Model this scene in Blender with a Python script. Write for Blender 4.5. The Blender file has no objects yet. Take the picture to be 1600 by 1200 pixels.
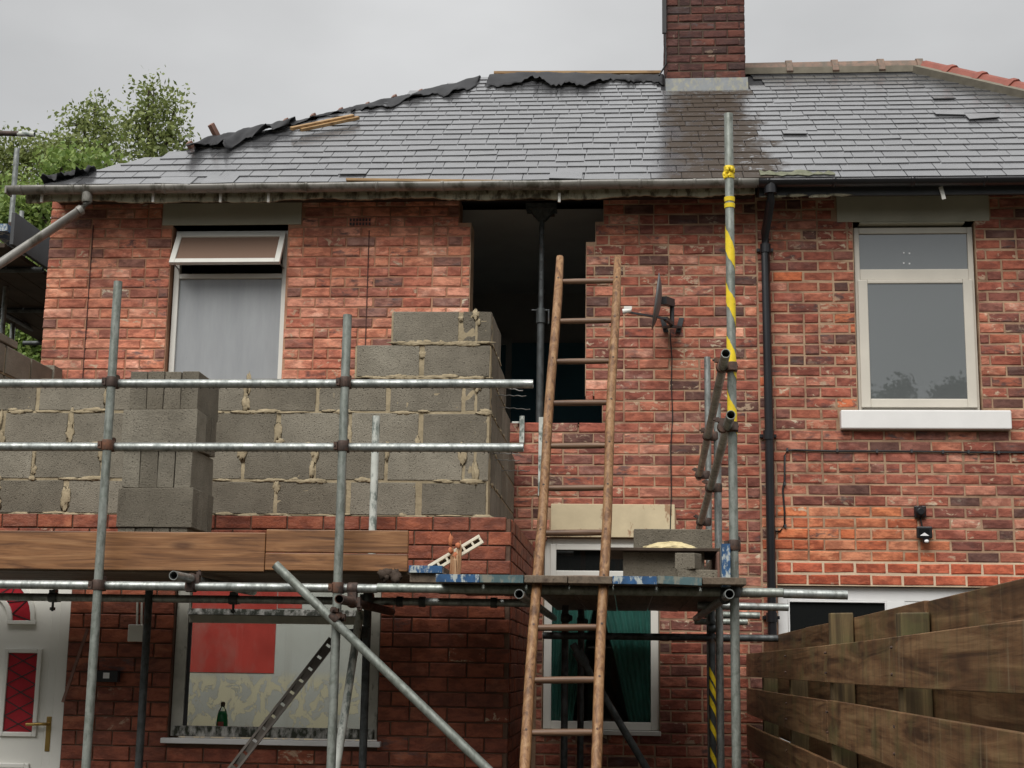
import bpy, math, random
import numpy as np
from mathutils import Vector, Matrix, Euler

rnd = random.Random(7)
nrg = np.random.default_rng(7)
scene = bpy.context.scene
COL = scene.collection

# ---------------------------------------------------------------- camera
FPX = 2333.0                                    # focal length in pixels of a 1600 wide picture
CAM = np.array([0.0, 0.0, 1.5])
_Y = np.array([180., -445., -FPX]); _Y /= np.linalg.norm(_Y)
_Z = np.array([190., 12300., -FPX]); _Z -= _Y * (_Z @ _Y); _Z /= np.linalg.norm(_Z)
_X = np.cross(_Y, _Z)
W2C = np.stack([_X, _Y, _Z], 1)
cam_d = bpy.data.cameras.new('camera')
cam = bpy.data.objects.new('camera', cam_d)
COL.objects.link(cam)
M4 = Matrix.Identity(4)
for _i in range(3):
    for _j in range(3):
        M4[_i][_j] = W2C.T[_i][_j]
    M4[_i][3] = CAM[_i]
cam.matrix_world = M4
cam_d.sensor_width = 36.0
cam_d.lens = FPX / 1600 * 36.0
cam_d.clip_start = 0.05
cam_d.clip_end = 500
scene.camera = cam

# ---------------------------------------------------------------- sky, sun, exposure
SUN_EL, SUN_AZ = math.radians(50), math.radians(196)     # high behind the viewer, behind thick cloud
world = bpy.data.worlds.new('World'); scene.world = world
world.use_nodes = True
wn = world.node_tree
for n in list(wn.nodes):
    wn.nodes.remove(n)
def wnode(t, **k):
    n = wn.nodes.new(t)
    for a, b in k.items():
        setattr(n, a, b)
    return n
tc = wnode('ShaderNodeTexCoord')
sky = wnode('ShaderNodeTexSky', sky_type='NISHITA', sun_disc=False, sun_elevation=SUN_EL, sun_rotation=SUN_AZ)
skyb = wnode('ShaderNodeVectorMath', operation='SCALE'); skyb.inputs['Scale'].default_value = 0.06
wn.links.new(sky.outputs[0], skyb.inputs[0])
sep = wnode('ShaderNodeSeparateXYZ'); wn.links.new(tc.outputs['Generated'], sep.inputs[0])
mx = wnode('ShaderNodeMath', operation='MAXIMUM'); wn.links.new(sep.outputs[2], mx.inputs[0]); mx.inputs[1].default_value = 0.0
grad = wnode('ShaderNodeMath', operation='MULTIPLY_ADD'); wn.links.new(mx.outputs[0], grad.inputs[0])
grad.inputs[1].default_value = 0.42; grad.inputs[2].default_value = 0.15
mapn = wnode('ShaderNodeMapping'); mapn.inputs['Scale'].default_value = (1, 1, 2.2)
wn.links.new(tc.outputs['Generated'], mapn.inputs[0])
cn = wnode('ShaderNodeTexNoise'); cn.inputs['Scale'].default_value = 3.4; cn.inputs['Detail'].default_value = 5; cn.inputs['Roughness'].default_value = 0.45
wn.links.new(mapn.outputs[0], cn.inputs[0])
cr = wnode('ShaderNodeMapRange'); wn.links.new(cn.outputs[0], cr.inputs[0])
cr.inputs[1].default_value = 0.3; cr.inputs[2].default_value = 0.7; cr.inputs[3].default_value = 0.82; cr.inputs[4].default_value = 1.14
ml = wnode('ShaderNodeMath', operation='MULTIPLY'); wn.links.new(grad.outputs[0], ml.inputs[0]); wn.links.new(cr.outputs[0], ml.inputs[1])
gcol = wnode('ShaderNodeVectorMath', operation='SCALE'); gcol.inputs[0].default_value = (1.0, 1.0, 0.995)
wn.links.new(ml.outputs[0], gcol.inputs['Scale'])
wm = wnode('ShaderNodeMix', data_type='RGBA'); wm.inputs[0].default_value = 0.94
wn.links.new(skyb.outputs[0], wm.inputs[6]); wn.links.new(gcol.outputs[0], wm.inputs[7])
bg = wnode('ShaderNodeBackground'); bg.inputs[1].default_value = 1.0
wn.links.new(wm.outputs[2], bg.inputs[0])
wo = wnode('ShaderNodeOutputWorld'); wn.links.new(bg.outputs[0], wo.inputs[0])

sd = bpy.data.lights.new('sun', 'SUN'); sd.energy = 1.5; sd.angle = math.radians(44); sd.color = (1.0, 0.97, 0.93)
sun = bpy.data.objects.new('sun', sd); COL.objects.link(sun)
sdir = Vector((math.sin(SUN_AZ) * math.cos(SUN_EL), math.cos(SUN_AZ) * math.cos(SUN_EL), math.sin(SUN_EL)))
sun.rotation_euler = sdir.to_track_quat('Z', 'Y').to_euler()
sun.location = (0, -10, 20)
scene.view_settings.view_transform = 'Standard'
scene.view_settings.look = 'None'
scene.view_settings.gamma = 1.0
scene.view_settings.exposure = 1.0
scene.view_settings.use_curve_mapping = False
try:
    scene.cycles.max_bounces = 8
    scene.cycles.transparent_max_bounces = 12
    scene.cycles.use_denoising = True
except Exception:
    pass

# ---------------------------------------------------------------- helpers: rays, meshes, things
def at(px, py, y):
    """the point of the plane at depth y seen at photo pixel px, py"""
    d = W2C.T @ np.array([px - 800, 600 - py, -FPX])
    return CAM + d * ((y - CAM[1]) / d[1])
def atp(px, py, p, n):
    d = W2C.T @ np.array([px - 800, 600 - py, -FPX])
    n = np.array(n, float)
    return CAM + d * (((np.array(p) - CAM) @ n) / (d @ n))
def pix(p):
    c = W2C @ (np.array(p, float) - CAM)
    return 800 + FPX * c[0] / -c[2], 600 - FPX * c[1] / -c[2]
def unit(v):
    v = np.array(v, float)
    return v / np.linalg.norm(v)

class MB:
    def __init__(s):
        s.v = []; s.f = []; s.sm = []
    def add(s, vs, fs, smooth=False):
        b = len(s.v)
        s.v.extend([tuple(map(float, p)) for p in vs])
        for f in fs:
            s.f.append(tuple(b + i for i in f)); s.sm.append(smooth)
        return s
    def box(s, x0, x1, y0, y1, z0, z1, j=0.0):
        vs = [(x, y, z) for z in (z0, z1) for y in (y0, y1) for x in (x0, x1)]
        if j:
            vs = [tuple(c + rnd.uniform(-j, j) for c in p) for p in vs]
        return s.add(vs, [(0, 2, 3, 1), (4, 5, 7, 6), (0, 1, 5, 4), (2, 6, 7, 3), (0, 4, 6, 2), (1, 3, 7, 5)])
    def obox(s, c, ax, half):
        c = np.array(c, float); a = [unit(q) * h for q, h in zip(ax, half)]
        vs = [c + a[0] * i + a[1] * j + a[2] * k for k in (-1, 1) for j in (-1, 1) for i in (-1, 1)]
        fs = [(0, 2, 3, 1), (4, 5, 7, 6), (0, 1, 5, 4), (2, 6, 7, 3), (0, 4, 6, 2), (1, 3, 7, 5)]
        if np.dot(np.cross(a[0], a[1]), a[2]) < 0:
            fs = [f[::-1] for f in fs]
        return s.add(vs, fs)
    def bar(s, p0, p1, w, t, up=(0, 1, 0)):
        """rectangular bar from p0 to p1, w across, t along 'up'"""
        p0 = np.array(p0, float); p1 = np.array(p1, float); d = unit(p1 - p0)
        u = np.array(up, float); u = unit(u - d * (u @ d)); r = np.cross(d, u)
        return s.obox((p0 + p1) / 2, (d, r, u), (np.linalg.norm(p1 - p0) / 2, w / 2, t / 2))
    def ring(s, c, d, r, n, ref=None):
        d = unit(d); ref = np.array((0, 0, 1.0) if abs(d[2]) < .9 else (1.0, 0, 0)) if ref is None else np.array(ref, float)
        a = unit(np.cross(ref, d)); b = np.cross(d, a)
        return [np.array(c) + r * (math.cos(2 * math.pi * i / n) * a + math.sin(2 * math.pi * i / n) * b) for i in range(n)]
    def path(s, pts, rad, n=12, cap=True):
        pts = [np.array(p, float) for p in pts]
        rs = rad if hasattr(rad, '__len__') else [rad] * len(pts)
        rings = []
        for i, p in enumerate(pts):
            d = (pts[min(i + 1, len(pts) - 1)] - pts[max(i - 1, 0)])
            rings.append(s.ring(p, d, rs[i], n))
        vs = [q for r in rings for q in r]
        fs = []
        for i in range(len(pts) - 1):
            for k in range(n):
                a, b = i * n + k, i * n + (k + 1) % n
                fs.append((a, b, b + n, a + n))
        s.add(vs, fs, True)
        if cap:
            s.add(rings[0], [tuple(range(n))[::-1]]); s.add(rings[-1], [tuple(range(n))])
        return s
    def pipe(s, p0, p1, r=.02415, ri=.0205, n=18):
        """hollow tube with open ends"""
        d = np.array(p1, float) - np.array(p0, float)
        A, B = s.ring(p0, d, r, n), s.ring(p1, d, r, n)
        C_, D = s.ring(p0, d, ri, n), s.ring(p1, d, ri, n)
        o = [(k, (k + 1) % n, n + (k + 1) % n, n + k) for k in range(n)]
        s.add(A + B, o, True)
        s.add(C_ + D, [f[::-1] for f in o], True)
        s.add(A + C_, [(k, n + k, n + (k + 1) % n, (k + 1) % n) for k in range(n)])
        s.add(B + D, [(k, (k + 1) % n, n + (k + 1) % n, n + k) for k in range(n)])
        return s
    def lathe(s, c, prof, n=16):
        vs = [(c[0] + r * math.cos(2 * math.pi * k / n), c[1] + r * math.sin(2 * math.pi * k / n), c[2] + z) for r, z in prof for k in range(n)]
        fs = [(i * n + k, i * n + (k + 1) % n, (i + 1) * n + (k + 1) % n, (i + 1) * n + k) for i in range(len(prof) - 1) for k in range(n)]
        fs.append(tuple(range(n))[::-1]); b = (len(prof) - 1) * n
        fs.append(tuple(b + k for k in range(n)))
        return s.add(vs, fs, True)
    def prism(s, poly, a, b, off):
        """poly: list of 3-D points (one flat outline), extruded by vector off"""
        n = len(poly); off = np.array(off, float)
        vs = [np.array(p, float) for p in poly] + [np.array(p, float) + off for p in poly]
        fs = [tuple(range(n)), tuple(range(2 * n - 1, n - 1, -1))]
        fs += [(i, i + n, (i + 1) % n + n, (i + 1) % n) for i in range(n)]
        return s.add(vs, fs)
    def blob(s, c, r, seed, n=10, m=7, amp=.3):
        g = random.Random(seed); vs = []; fs = []
        for i in range(m + 1):
            th = math.pi * i / m
            for k in range(n):
                ph = 2 * math.pi * k / n; q = 1 + g.uniform(-amp, amp)
                vs.append((c[0] + r[0] * q * math.sin(th) * math.cos(ph), c[1] + r[1] * q * math.sin(th) * math.sin(ph), c[2] + r[2] * q * math.cos(th)))
        for i in range(m):
            for k in range(n):
                fs.append((i * n + k, (i + 1) * n + k, (i + 1) * n + (k + 1) % n, i * n + (k + 1) % n))
        return s.add(vs, fs, True)

ORG = {}
def origin(o):
    return ORG[o.name] if o is not None else np.zeros(3)
def mesh_from(mb, name, mat, c):
    me = bpy.data.meshes.new(name)
    v = np.array(mb.v, float) - c
    me.from_pydata(v.tolist(), [], mb.f)
    me.polygons.foreach_set('use_smooth', np.array(mb.sm, bool))
    me.materials.append(mat)
    me.update()
    return me
def tag(o, label=None, cat=None, group=None, kind=None):
    if label: o['label'] = label
    if cat: o['category'] = cat
    if group: o['group'] = group
    if kind: o['kind'] = kind
    return o
def build(mb, name, mat, parent=None, label=None, cat=None, group=None, kind=None, bevel=0, base=False, solid=0, fix=False):
    v = np.array(mb.v, float); lo, hi = v.min(0), v.max(0)
    c = (lo + hi) / 2
    if base: c[2] = lo[2]
    o = bpy.data.objects.new(name, mesh_from(mb, name, mat, c))
    COL.objects.link(o)
    if parent is not None: o.parent = parent
    o.location = c - origin(parent)
    ORG[o.name] = c
    if fix:
        import bmesh
        bm = bmesh.new(); bm.from_mesh(o.data); bmesh.ops.recalc_face_normals(bm, faces=bm.faces); bm.to_mesh(o.data); bm.free()
    if solid:
        m = o.modifiers.new('thickness', 'SOLIDIFY'); m.thickness = solid; m.offset = 0
    if bevel:
        m = o.modifiers.new('bevel', 'BEVEL'); m.width = bevel; m.segments = 2; m.limit_method = 'ANGLE'; m.angle_limit = math.radians(40)
    return tag(o, label, cat, group, kind)
def empty(name, loc, label, cat, group=None):
    o = bpy.data.objects.new(name, None); COL.objects.link(o)
    o.empty_display_size = .2
    o.location = loc; ORG[o.name] = np.array(loc, float)
    return tag(o, label, cat, group)
def inst(name, me, loc, rot, scale, parent):
    o = bpy.data.objects.new(name, me); COL.objects.link(o)
    o.parent = parent
    o.location = np.array(loc) - origin(parent); o.rotation_euler = rot; o.scale = scale
    ORG[o.name] = np.array(loc, float)
    return o

# ---------------------------------------------------------------- materials
class Nt:
    def __init__(s, name):
        s.m = bpy.data.materials.new(name); s.m.use_nodes = True
        s.t = s.m.node_tree; s.b = s.t.nodes['Principled BSDF']; s.out = s.t.nodes['Material Output']
        s._p = None
    def n(s, typ, **k):
        n = s.t.nodes.new(typ)
        for a, b in k.items(): setattr(n, a, b)
        return n
    def l(s, a, b):
        s.t.links.new(a, b)
    def setv(s, sock, v):
        if hasattr(v, 'node'): s.l(v, sock)
        elif hasattr(v, '__len__') and len(v) == 3 and sock.type == 'RGBA': sock.default_value = (*v, 1)
        else: sock.default_value = v
    def pos(s, sc=(1, 1, 1), rot=(0, 0, 0)):
        g = s.n('ShaderNodeNewGeometry'); mp = s.n('ShaderNodeMapping')
        mp.inputs['Scale'].default_value = sc; mp.inputs['Rotation'].default_value = rot
        s.l(g.outputs['Position'], mp.inputs[0]); return mp.outputs[0]
    def xyz(s):
        g = s.n('ShaderNodeNewGeometry'); q = s.n('ShaderNodeSeparateXYZ'); s.l(g.outputs['Position'], q.inputs[0]); return q.outputs
    def noise(s, vec, scale, detail=4, rough=.55, dist=0):
        n = s.n('ShaderNodeTexNoise'); n.inputs['Scale'].default_value = scale; n.inputs['Detail'].default_value = detail
        n.inputs['Roughness'].default_value = rough; n.inputs['Distortion'].default_value = dist
        s.l(vec, n.inputs['Vector']); return n.outputs[0]
    def voro(s, vec, scale, feat='F1'):
        n = s.n('ShaderNodeTexVoronoi', feature=feat); n.inputs['Scale'].default_value = scale; s.l(vec, n.inputs['Vector']); return n.outputs['Distance']
    def ramp(s, fac, stops, interp='LINEAR'):
        r = s.n('ShaderNodeValToRGB'); r.color_ramp.interpolation = interp
        e = r.color_ramp.elements
        while len(e) < len(stops): e.new(.5)
        for q, (p, c) in zip(e, stops):
            q.position = p; q.color = (*c, 1) if hasattr(c, '__len__') else (c, c, c, 1)
        s.l(fac, r.inputs[0]); return r.outputs[0]
    def rng(s, fac, a, b, c=0., d=1.):
        r = s.n('ShaderNodeMapRange'); s.l(fac, r.inputs[0])
        for i, v in enumerate((a, b, c, d)): r.inputs[i + 1].default_value = v
        return r.outputs[0]
    def mix(s, fac, a, b, mode='MIX'):
        m = s.n('ShaderNodeMix', data_type='RGBA', blend_type=mode)
        s.setv(m.inputs[0], fac); s.setv(m.inputs[6], a); s.setv(m.inputs[7], b); return m.outputs[2]
    def math(s, op, a, b=0.):
        m = s.n('ShaderNodeMath', operation=op); s.setv(m.inputs[0], a); s.setv(m.inputs[1], b); return m.outputs[0]
    def rand(s, stuff):
        if stuff: return s.n('ShaderNodeNewGeometry').outputs['Random Per Island']
        return s.n('ShaderNodeObjectInfo').outputs['Random']
    def bump(s, h, strength=.3, dist=.01, prev=None):
        b = s.n('ShaderNodeBump'); b.inputs['Strength'].default_value = strength; b.inputs['Distance'].default_value = dist
        s.l(h, b.inputs['Height'])
        if prev: s.l(prev, b.inputs['Normal'])
        return b.outputs[0]
    def fin(s, col, rough=.7, bump=None, metal=0., spec=.5):
        s.setv(s.b.inputs['Base Color'], col); s.setv(s.b.inputs['Roughness'], rough)
        s.setv(s.b.inputs['Metallic'], metal); s.setv(s.b.inputs['Specular IOR Level'], spec)
        if bump: s.l(bump, s.b.inputs['Normal'])
        return s.m

def m_brick(name, cols, stuff, smear=.35, soot=.4, rough=.75, smearcol=(.56, .43, .32), gain=(1, 1, 1), pale=.8, smth=.57):
    k = Nt(name); p = k.pos(); r = k.rand(stuff)
    n = len(cols)
    base = k.ramp(r, [(i / n, tuple(v * q for v, q in zip(c, gain))) for i, c in enumerate(cols)], 'CONSTANT')
    ps = k.pos((1, 1, 2.2))
    big = k.noise(ps, 9, 5, .65)
    c = k.mix(k.rng(big, .42, .58), k.mix(.75, base, (0.55, .5, .5), 'MULTIPLY'), k.mix(.5, base, (1.25, 1.3, 1.3), 'MULTIPLY'))
    c = k.mix(k.rng(k.noise(p, 60, 3), .3, .75, 0, .5), c, k.mix(1., c, (1.25, 1.2, 1.15), 'MULTIPLY'))
    r2 = k.math('FRACT', k.math('MULTIPLY', r, 37.7))
    sm = k.rng(k.noise(k.pos((1, 1, 1.6)), 13, 6, .62, .6), smth, smth + .07)
    sm = k.math('MULTIPLY', sm, k.rng(r2, 1 - smear, 1.0, 0, 1.3))
    c = k.mix(k.math('MINIMUM', sm, .8), c, smearcol)
    r3 = k.math('FRACT', k.math('MULTIPLY', r, 91.3))
    so = k.math('MULTIPLY', k.rng(k.noise(k.pos((1, 1, 2.6)), 11, 4, .6, .4), .5, .66), k.rng(r3, 1 - soot, 1, 0, 1.0))
    c = k.mix(k.math('MINIMUM', so, .85), c, (.075, .052, .05))
    r4 = k.math('FRACT', k.math('MULTIPLY', r, 53.9))
    pk = k.math('MULTIPLY', k.rng(k.noise(k.pos((1, 1, 1.8)), 8, 4, .55, .3), .46, .60), k.rng(r4, .35, .9, 0, .75))
    c = k.mix(pk, c, k.mix(1., c, (1.35, 1.75, 1.9), 'MULTIPLY'))
    c = k.mix(k.rng(k.noise(k.pos((1, 1, 1.4)), 1.5, 4, .6), .36, .64, .42, 0), c, k.mix(1., c, (.52, .48, .46), 'MULTIPLY'))
    c = k.mix(k.rng(k.noise(k.pos((1, 1, 1)), .9, 3, .55), .40, .60, 0, pale), c, k.mix(1., c, (1.22, 1.32, 1.36), 'MULTIPLY'))
    h = k.math('ADD', k.noise(p, 45, 6, .7), k.math('MULTIPLY', big, 1.2))
    return k.fin(c, rough, k.bump(h, .7, .008), 0, .35)
OLD = [(.34, .098, .064), (.27, .078, .055), (.43, .145, .095), (.21, .068, .052), (.37, .112, .070), (.30, .088, .060), (.44, .17, .12), (.13, .058, .048), (.40, .13, .082), (.33, .092, .062), (.24, .092, .072)]
WARM = [(.44, .142, .092), (.39, .120, .080), (.50, .185, .125), (.36, .106, .072), (.46, .160, .108), (.50, .195, .140), (.29, .094, .068), (.42, .132, .086), (.47, .158, .10), (.21, .085, .068)]
NEWB = [(.56, .165, .080), (.50, .145, .075), (.60, .21, .11), (.54, .19, .11), (.58, .24, .155), (.46, .13, .07)]
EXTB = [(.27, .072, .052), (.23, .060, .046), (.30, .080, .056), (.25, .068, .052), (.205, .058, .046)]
CHIM = [(.18, .058, .042), (.11, .042, .036), (.22, .068, .048), (.09, .042, .038), (.15, .050, .042), (.20, .064, .046), (.125, .045, .038)]
BR = {}
for nm, cs, sm, so in (('old', OLD, .62, .42), ('warm', WARM, .45, .5), ('new', NEWB, .22, .06), ('ext', EXTB, .04, .10), ('chim', [(c[0] * 1.12, c[1] * 1.15, c[2] * 1.1) for c in CHIM], .08, .4), ('band', [(.50, .105, .05), (.54, .12, .06), (.46, .10, .048)], .03, 0.0)):
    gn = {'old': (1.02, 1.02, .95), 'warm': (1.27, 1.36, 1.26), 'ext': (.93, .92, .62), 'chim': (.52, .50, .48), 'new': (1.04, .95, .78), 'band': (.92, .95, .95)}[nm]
    sc_ = (.30, .21, .15) if nm == 'chim' else (.52, .37, .25)
    BR[nm] = tuple(m_brick(('brick_mass_' if st else 'brick_') + nm, cs, st, sm, so, .55 if nm == 'ext' else .75, sc_, gn) for st in (False, True))

def m_mortar(name, a, b, sc=6, strength=.6, soot=0.):
    k = Nt(name); p = k.pos()
    c = k.mix(k.rng(k.noise(p, sc, 5, .6), .35, .68), a, b)
    c = k.mix(k.rng(k.noise(p, sc * .55, 4, .6), .50, .68, 0, soot), c, k.mix(1., c, (.42, .38, .36), 'MULTIPLY'))
    c = k.mix(k.rng(k.noise(p, 70, 3), .3, .8, 0, .5), c, k.mix(1., c, (.7, .68, .66), 'MULTIPLY'))
    return k.fin(c, .9, k.bump(k.noise(p, 50, 6, .7), strength, .006), 0, .2)
M_MORT = m_mortar('mortar_old', (.52, .36, .235), (.29, .175, .115), 5, .6, .75)
M_MORT2 = m_mortar('mortar_pink', (.52, .30, .19), (.33, .16, .10), 3, .6, .5)
M_MORTX = m_mortar('mortar_brown', (.17, .105, .072), (.10, .06, .045))
M_MORTB = m_mortar('mortar_block', (.44, .365, .24), (.31, .255, .165), 9, 1.0)
M_MORTN = m_mortar('mortar_cream', (.72, .57, .40), (.6, .46, .33))
M_MORTC = m_mortar('mortar_sooty', (.11, .08, .058), (.05, .036, .028))

def m_plain(name, col, rough=.5, var=.2, sc=8, metal=0., spec=.5, bump=0., bsc=40, dirt=None, dirtth=(.55, .7)):
    k = Nt(name); p = k.pos()
    c = k.mix(k.rng(k.noise(p, sc, 5), .3, .75), tuple(x * (1 - var) for x in col), tuple(min(1, x * (1 + var)) for x in col))
    if dirt: c = k.mix(k.rng(k.noise(k.pos((1, 1, .5)), sc * 1.7, 6, .65), *dirtth), c, dirt)
    bp = k.bump(k.noise(p, bsc, 5), bump, .004) if bump else None
    return k.fin(c, rough, bp, metal, spec)
def m_wood(name, cols, axis, rough=.7, scale=1., knots=True, green=None, bump=.4, wet=0., drips=False):
    k = Nt(name); st = [26 * scale] * 3; st['xyz'.index(axis)] = 1.6 * scale
    p = k.pos(tuple(st))
    w = k.noise(p, 1.0, 6, .62, 1.2)
    c = k.ramp(w, [(.35, cols[0]), (.5, cols[1]), (.66, cols[2])])
    fg = [130 * scale] * 3; fg['xyz'.index(axis)] = 5 * scale
    c = k.mix(k.rng(k.noise(k.pos(tuple(fg)), 1., 3, .6), .42, .62, .5, 0), c, k.mix(1., c, (.66, .63, .6), 'MULTIPLY'))
    if knots:
        ks = [7.5 * scale] * 3; ks['xyz'.index(axis)] = 2.6 * scale
        kn = k.voro(k.pos(tuple(ks)), 1.0)
        c = k.mix(k.rng(kn, .07, .20, .85, 0), c, k.mix(1., c, (.34, .28, .26), 'MULTIPLY'))
        cs = [70 * scale] * 3; cs['xyz'.index(axis)] = 1.1 * scale
        c = k.mix(k.rng(k.noise(k.pos(tuple(cs)), 1., 3, .5, .4), .66, .72, 0, .75), c, k.mix(1., c, (.3, .27, .25), 'MULTIPLY'))
        c = k.mix(k.rng(k.noise(k.pos(tuple(cs)), .8, 3, .5, .2), .34, .28, 0, .4), c, k.mix(1., c, (1.5, 1.5, 1.5), 'MULTIPLY'))
    big = k.noise(k.pos(), 2.5, 3)
    c = k.mix(k.rng(big, .35, .7, 0, .55), c, k.mix(1., c, (.55, .52, .5), 'MULTIPLY'))
    if green:
        c = k.mix(k.rng(k.noise(k.pos((1, 1, 1.6)), 3.3, 5, .6), .50, .66, 0, .6), c, green)
    if drips:
        d1 = k.noise(k.pos((1, 7, .8)), 2.2, 5, .7); d2 = k.noise(k.pos((1, 16, 1.1)), 2.0, 4, .6)
        c = k.mix(k.rng(d1, .36, .52, .55, 0), c, k.mix(1., c, (.42, .42, .42), 'MULTIPLY'))
        c = k.mix(k.rng(d2, .60, .70, 0, .55), c, (.30, .235, .14))
    r = k.rand(False)
    c = k.mix(k.rng(r, 0, 1, 0, .35), c, k.mix(1., c, (.62, .6, .6), 'MULTIPLY'))
    return k.fin(c, rough, k.bump(w, bump, .004), 0, .4 + wet)
def m_galv(name, a, b, rough=.38, rust=None, metal=.75, rustth=(.6, .72)):
    k = Nt(name); p = k.pos()
    n1 = k.noise(p, 14, 6, .65, .5); n2 = k.noise(k.pos((1, 1, .35)), 38, 5, .7)
    c = k.mix(k.rng(n1, .35, .65), a, b)
    c = k.mix(k.rng(n2, .45, .66, 0, .85), c, k.mix(1., c, (.5, .5, .48), 'MULTIPLY'))
    if rust: c = k.mix(k.rng(k.noise(p, 7, 6, .7), *rustth), c, rust)
    rr = k.rng(n1, .3, .7, rough - .1, rough + .2)
    return k.fin(c, rr, k.bump(n2, .15, .003), metal, .5)

M_GALV = m_galv('galvanised_steel', (.42, .44, .42), (.26, .28, .27), .43, (.16, .10, .07), .72, (.64, .78))
M_GALVG = m_galv('greenish_steel', (.37, .395, .36), (.22, .245, .215), .42, (.17, .11, .07), .5, (.62, .78))
M_GALVD = m_galv('dark_steel', (.10, .11, .11), (.055, .06, .06), .5, (.10, .06, .04), .4)
M_RUST = m_galv('rusty_steel', (.10, .062, .048), (.05, .04, .035), .65, (.20, .09, .05), .3, (.5, .7))
M_WTUBE = m_plain('flaking_white_paint', (.55, .57, .52), .6, .15, 10, 0, .4, .2, 40, (.16, .19, .17), (.5, .6))
M_TAPE = m_plain('yellow_tape', (.85, .62, .02), .45, .12, 30, 0, .5, .2, 60, (.25, .18, .03), (.62, .7))
M_PVC = m_plain('white_pvc', (.74, .73, .67), .35, .05, 4)
M_PVCW = m_plain('bright_white_pvc', (.78, .78, .77), .3, .03, 4)
M_PVCC = m_plain('cream_pvc', (.62, .58, .50), .38, .06, 4)
M_PVCD = m_plain('grimy_white_frame', (.46, .45, .39), .5, .2, 9, 0, .5, .1, 40, (.10, .10, .07), (.58, .72))
M_PVCG = m_plain('moss_stained_rail', (.52, .51, .47), .6, .2, 14, 0, .4, .3, 60, (.03, .034, .02), (.38, .56))
M_SILL = m_plain('white_painted_stone', (.80, .79, .77), .55, .04, 5, 0, .4, .15, 50)
M_LINT = m_plain('olive_painted_lintel', (.42, .40, .31), .6, .1, 4, 0, .4, .1, 30)
M_CREAM = m_plain('peeling_cream_paint', (.62, .52, .34), .6, .12, 5, 0, .3, .2, 30, (.36, .22, .13), (.56, .62))
M_BLOCK = None
def m_block(name):
    k = Nt(name); p = k.pos(); r = k.rand(False)
    c = k.ramp(r, [(0, (.29, .262, .21)), (.3, (.36, .33, .27)), (.6, (.26, .236, .19)), (.85, (.40, .37, .305))], 'LINEAR')
    c = k.mix(k.rng(k.noise(p, 6, 5, .6), .3, .72), k.mix(1., c, (.72, .72, .72), 'MULTIPLY'), c)
    c = k.mix(k.rng(k.noise(p, 1.7, 4, .6), .44, .64, .55, 0), c, k.mix(1., c, (.66, .64, .62), 'MULTIPLY'))
    fine = k.noise(p, 120, 4, .7)
    c = k.mix(k.rng(fine, .35, .75, 0, .6), k.mix(1., c, (.75, .74, .72), 'MULTIPLY'), k.mix(1., c, (1.3, 1.28, 1.22), 'MULTIPLY'))
    pit = k.rng(k.voro(p, 64), .06, .24)
    c = k.mix(k.math('MULTIPLY', k.math('SUBTRACT', 1., pit), k.rng(k.noise(p, 14, 3), .46, .62, 0, .8)), c, (.07, .06, .045))
    h = k.math('ADD', fine, k.math('MULTIPLY', pit, .7))
    return k.fin(c, .92, k.bump(h, 1.0, .009), 0, .2)
M_BLOCK = m_block('concrete_block')
def m_slate(name, stuff):
    k = Nt(name); p = k.pos(); r = k.rand(stuff)
    c = k.ramp(r, [(0, (.100, .101, .105)), (.3, (.112, .113, .118)), (.6, (.090, .091, .096)), (.85, (.120, .121, .125)), (1, (.102, .102, .106))])
    c = k.mix(k.rng(k.noise(p, 7, 5), .3, .75, 0, .6), c, k.mix(1., c, (.6, .6, .6), 'MULTIPLY'))
    q = k.xyz()
    wob = k.math('MULTIPLY', k.math('SUBTRACT', k.noise(k.pos((1, .6, .6)), 5, 6, .7), .5), .55)
    wob = k.math('ADD', wob, k.math('MULTIPLY', k.math('SUBTRACT', r, .5), .22))
    dx = k.math('ABSOLUTE', k.math('SUBTRACT', k.math('ADD', q[0], wob), .77))
    msk = k.math('MULTIPLY', k.rng(dx, .30, .46, 1, 0), k.rng(q[1], 13.85, 13.95, 1, 0))
    msk = k.math('MULTIPLY', msk, k.rng(k.noise(k.pos((1, 1, 1)), 11, 5, .75), .60, .56, 0.12, 1))
    lich = k.math('MULTIPLY', k.rng(k.noise(p, 8, 6, .7), .62, .68, 0, .35), k.rng(q[1], 13.0, 12.0, 0, 1))
    c = k.mix(lich, c, (.16, .16, .11))
    c = k.mix(msk, c, (.060, .046, .035))
    rr = k.math('ADD', k.rng(k.noise(p, 12, 4), .3, .7, .14, .30), k.math('MULTIPLY', msk, .35))
    k.setv(k.b.inputs['IOR'], 1.6); k.setv(k.b.inputs['Coat Weight'], k.rng(msk, 0, .6, .55, .03)); k.setv(k.b.inputs['Coat Roughness'], .16); k.setv(k.b.inputs['Coat IOR'], 1.6)
    return k.fin(c, rr, k.bump(k.noise(k.pos((1, 1, 1)), 16, 4, .6), .12, .01), 0, k.rng(msk, 0, 1, .62, .12))
M_SLATE, M_SLATES = m_slate('wet_slate', False), m_slate('wet_slate_mass', True)
M_FELT = m_plain('black_roofing_felt', (.022, .022, .024), .6, .3, 6, 0, .3, .4, 25)
M_LEAD = m_plain('lead_flashing', (.13, .14, .145), .5, .15, 12, .2, .4, .2, 40, (.20, .19, .13), (.48, .66))
M_MOSS = m_plain('mossy_lead', (.16, .165, .11), .7, .25, 18, 0, .3, .4, 30, (.09, .10, .05), (.5, .62))
M_TERRA = m_plain('terracotta', (.26, .075, .05), .6, .2, 7, 0, .4, .2, 40, (.10, .06, .05), (.58, .7))
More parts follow.
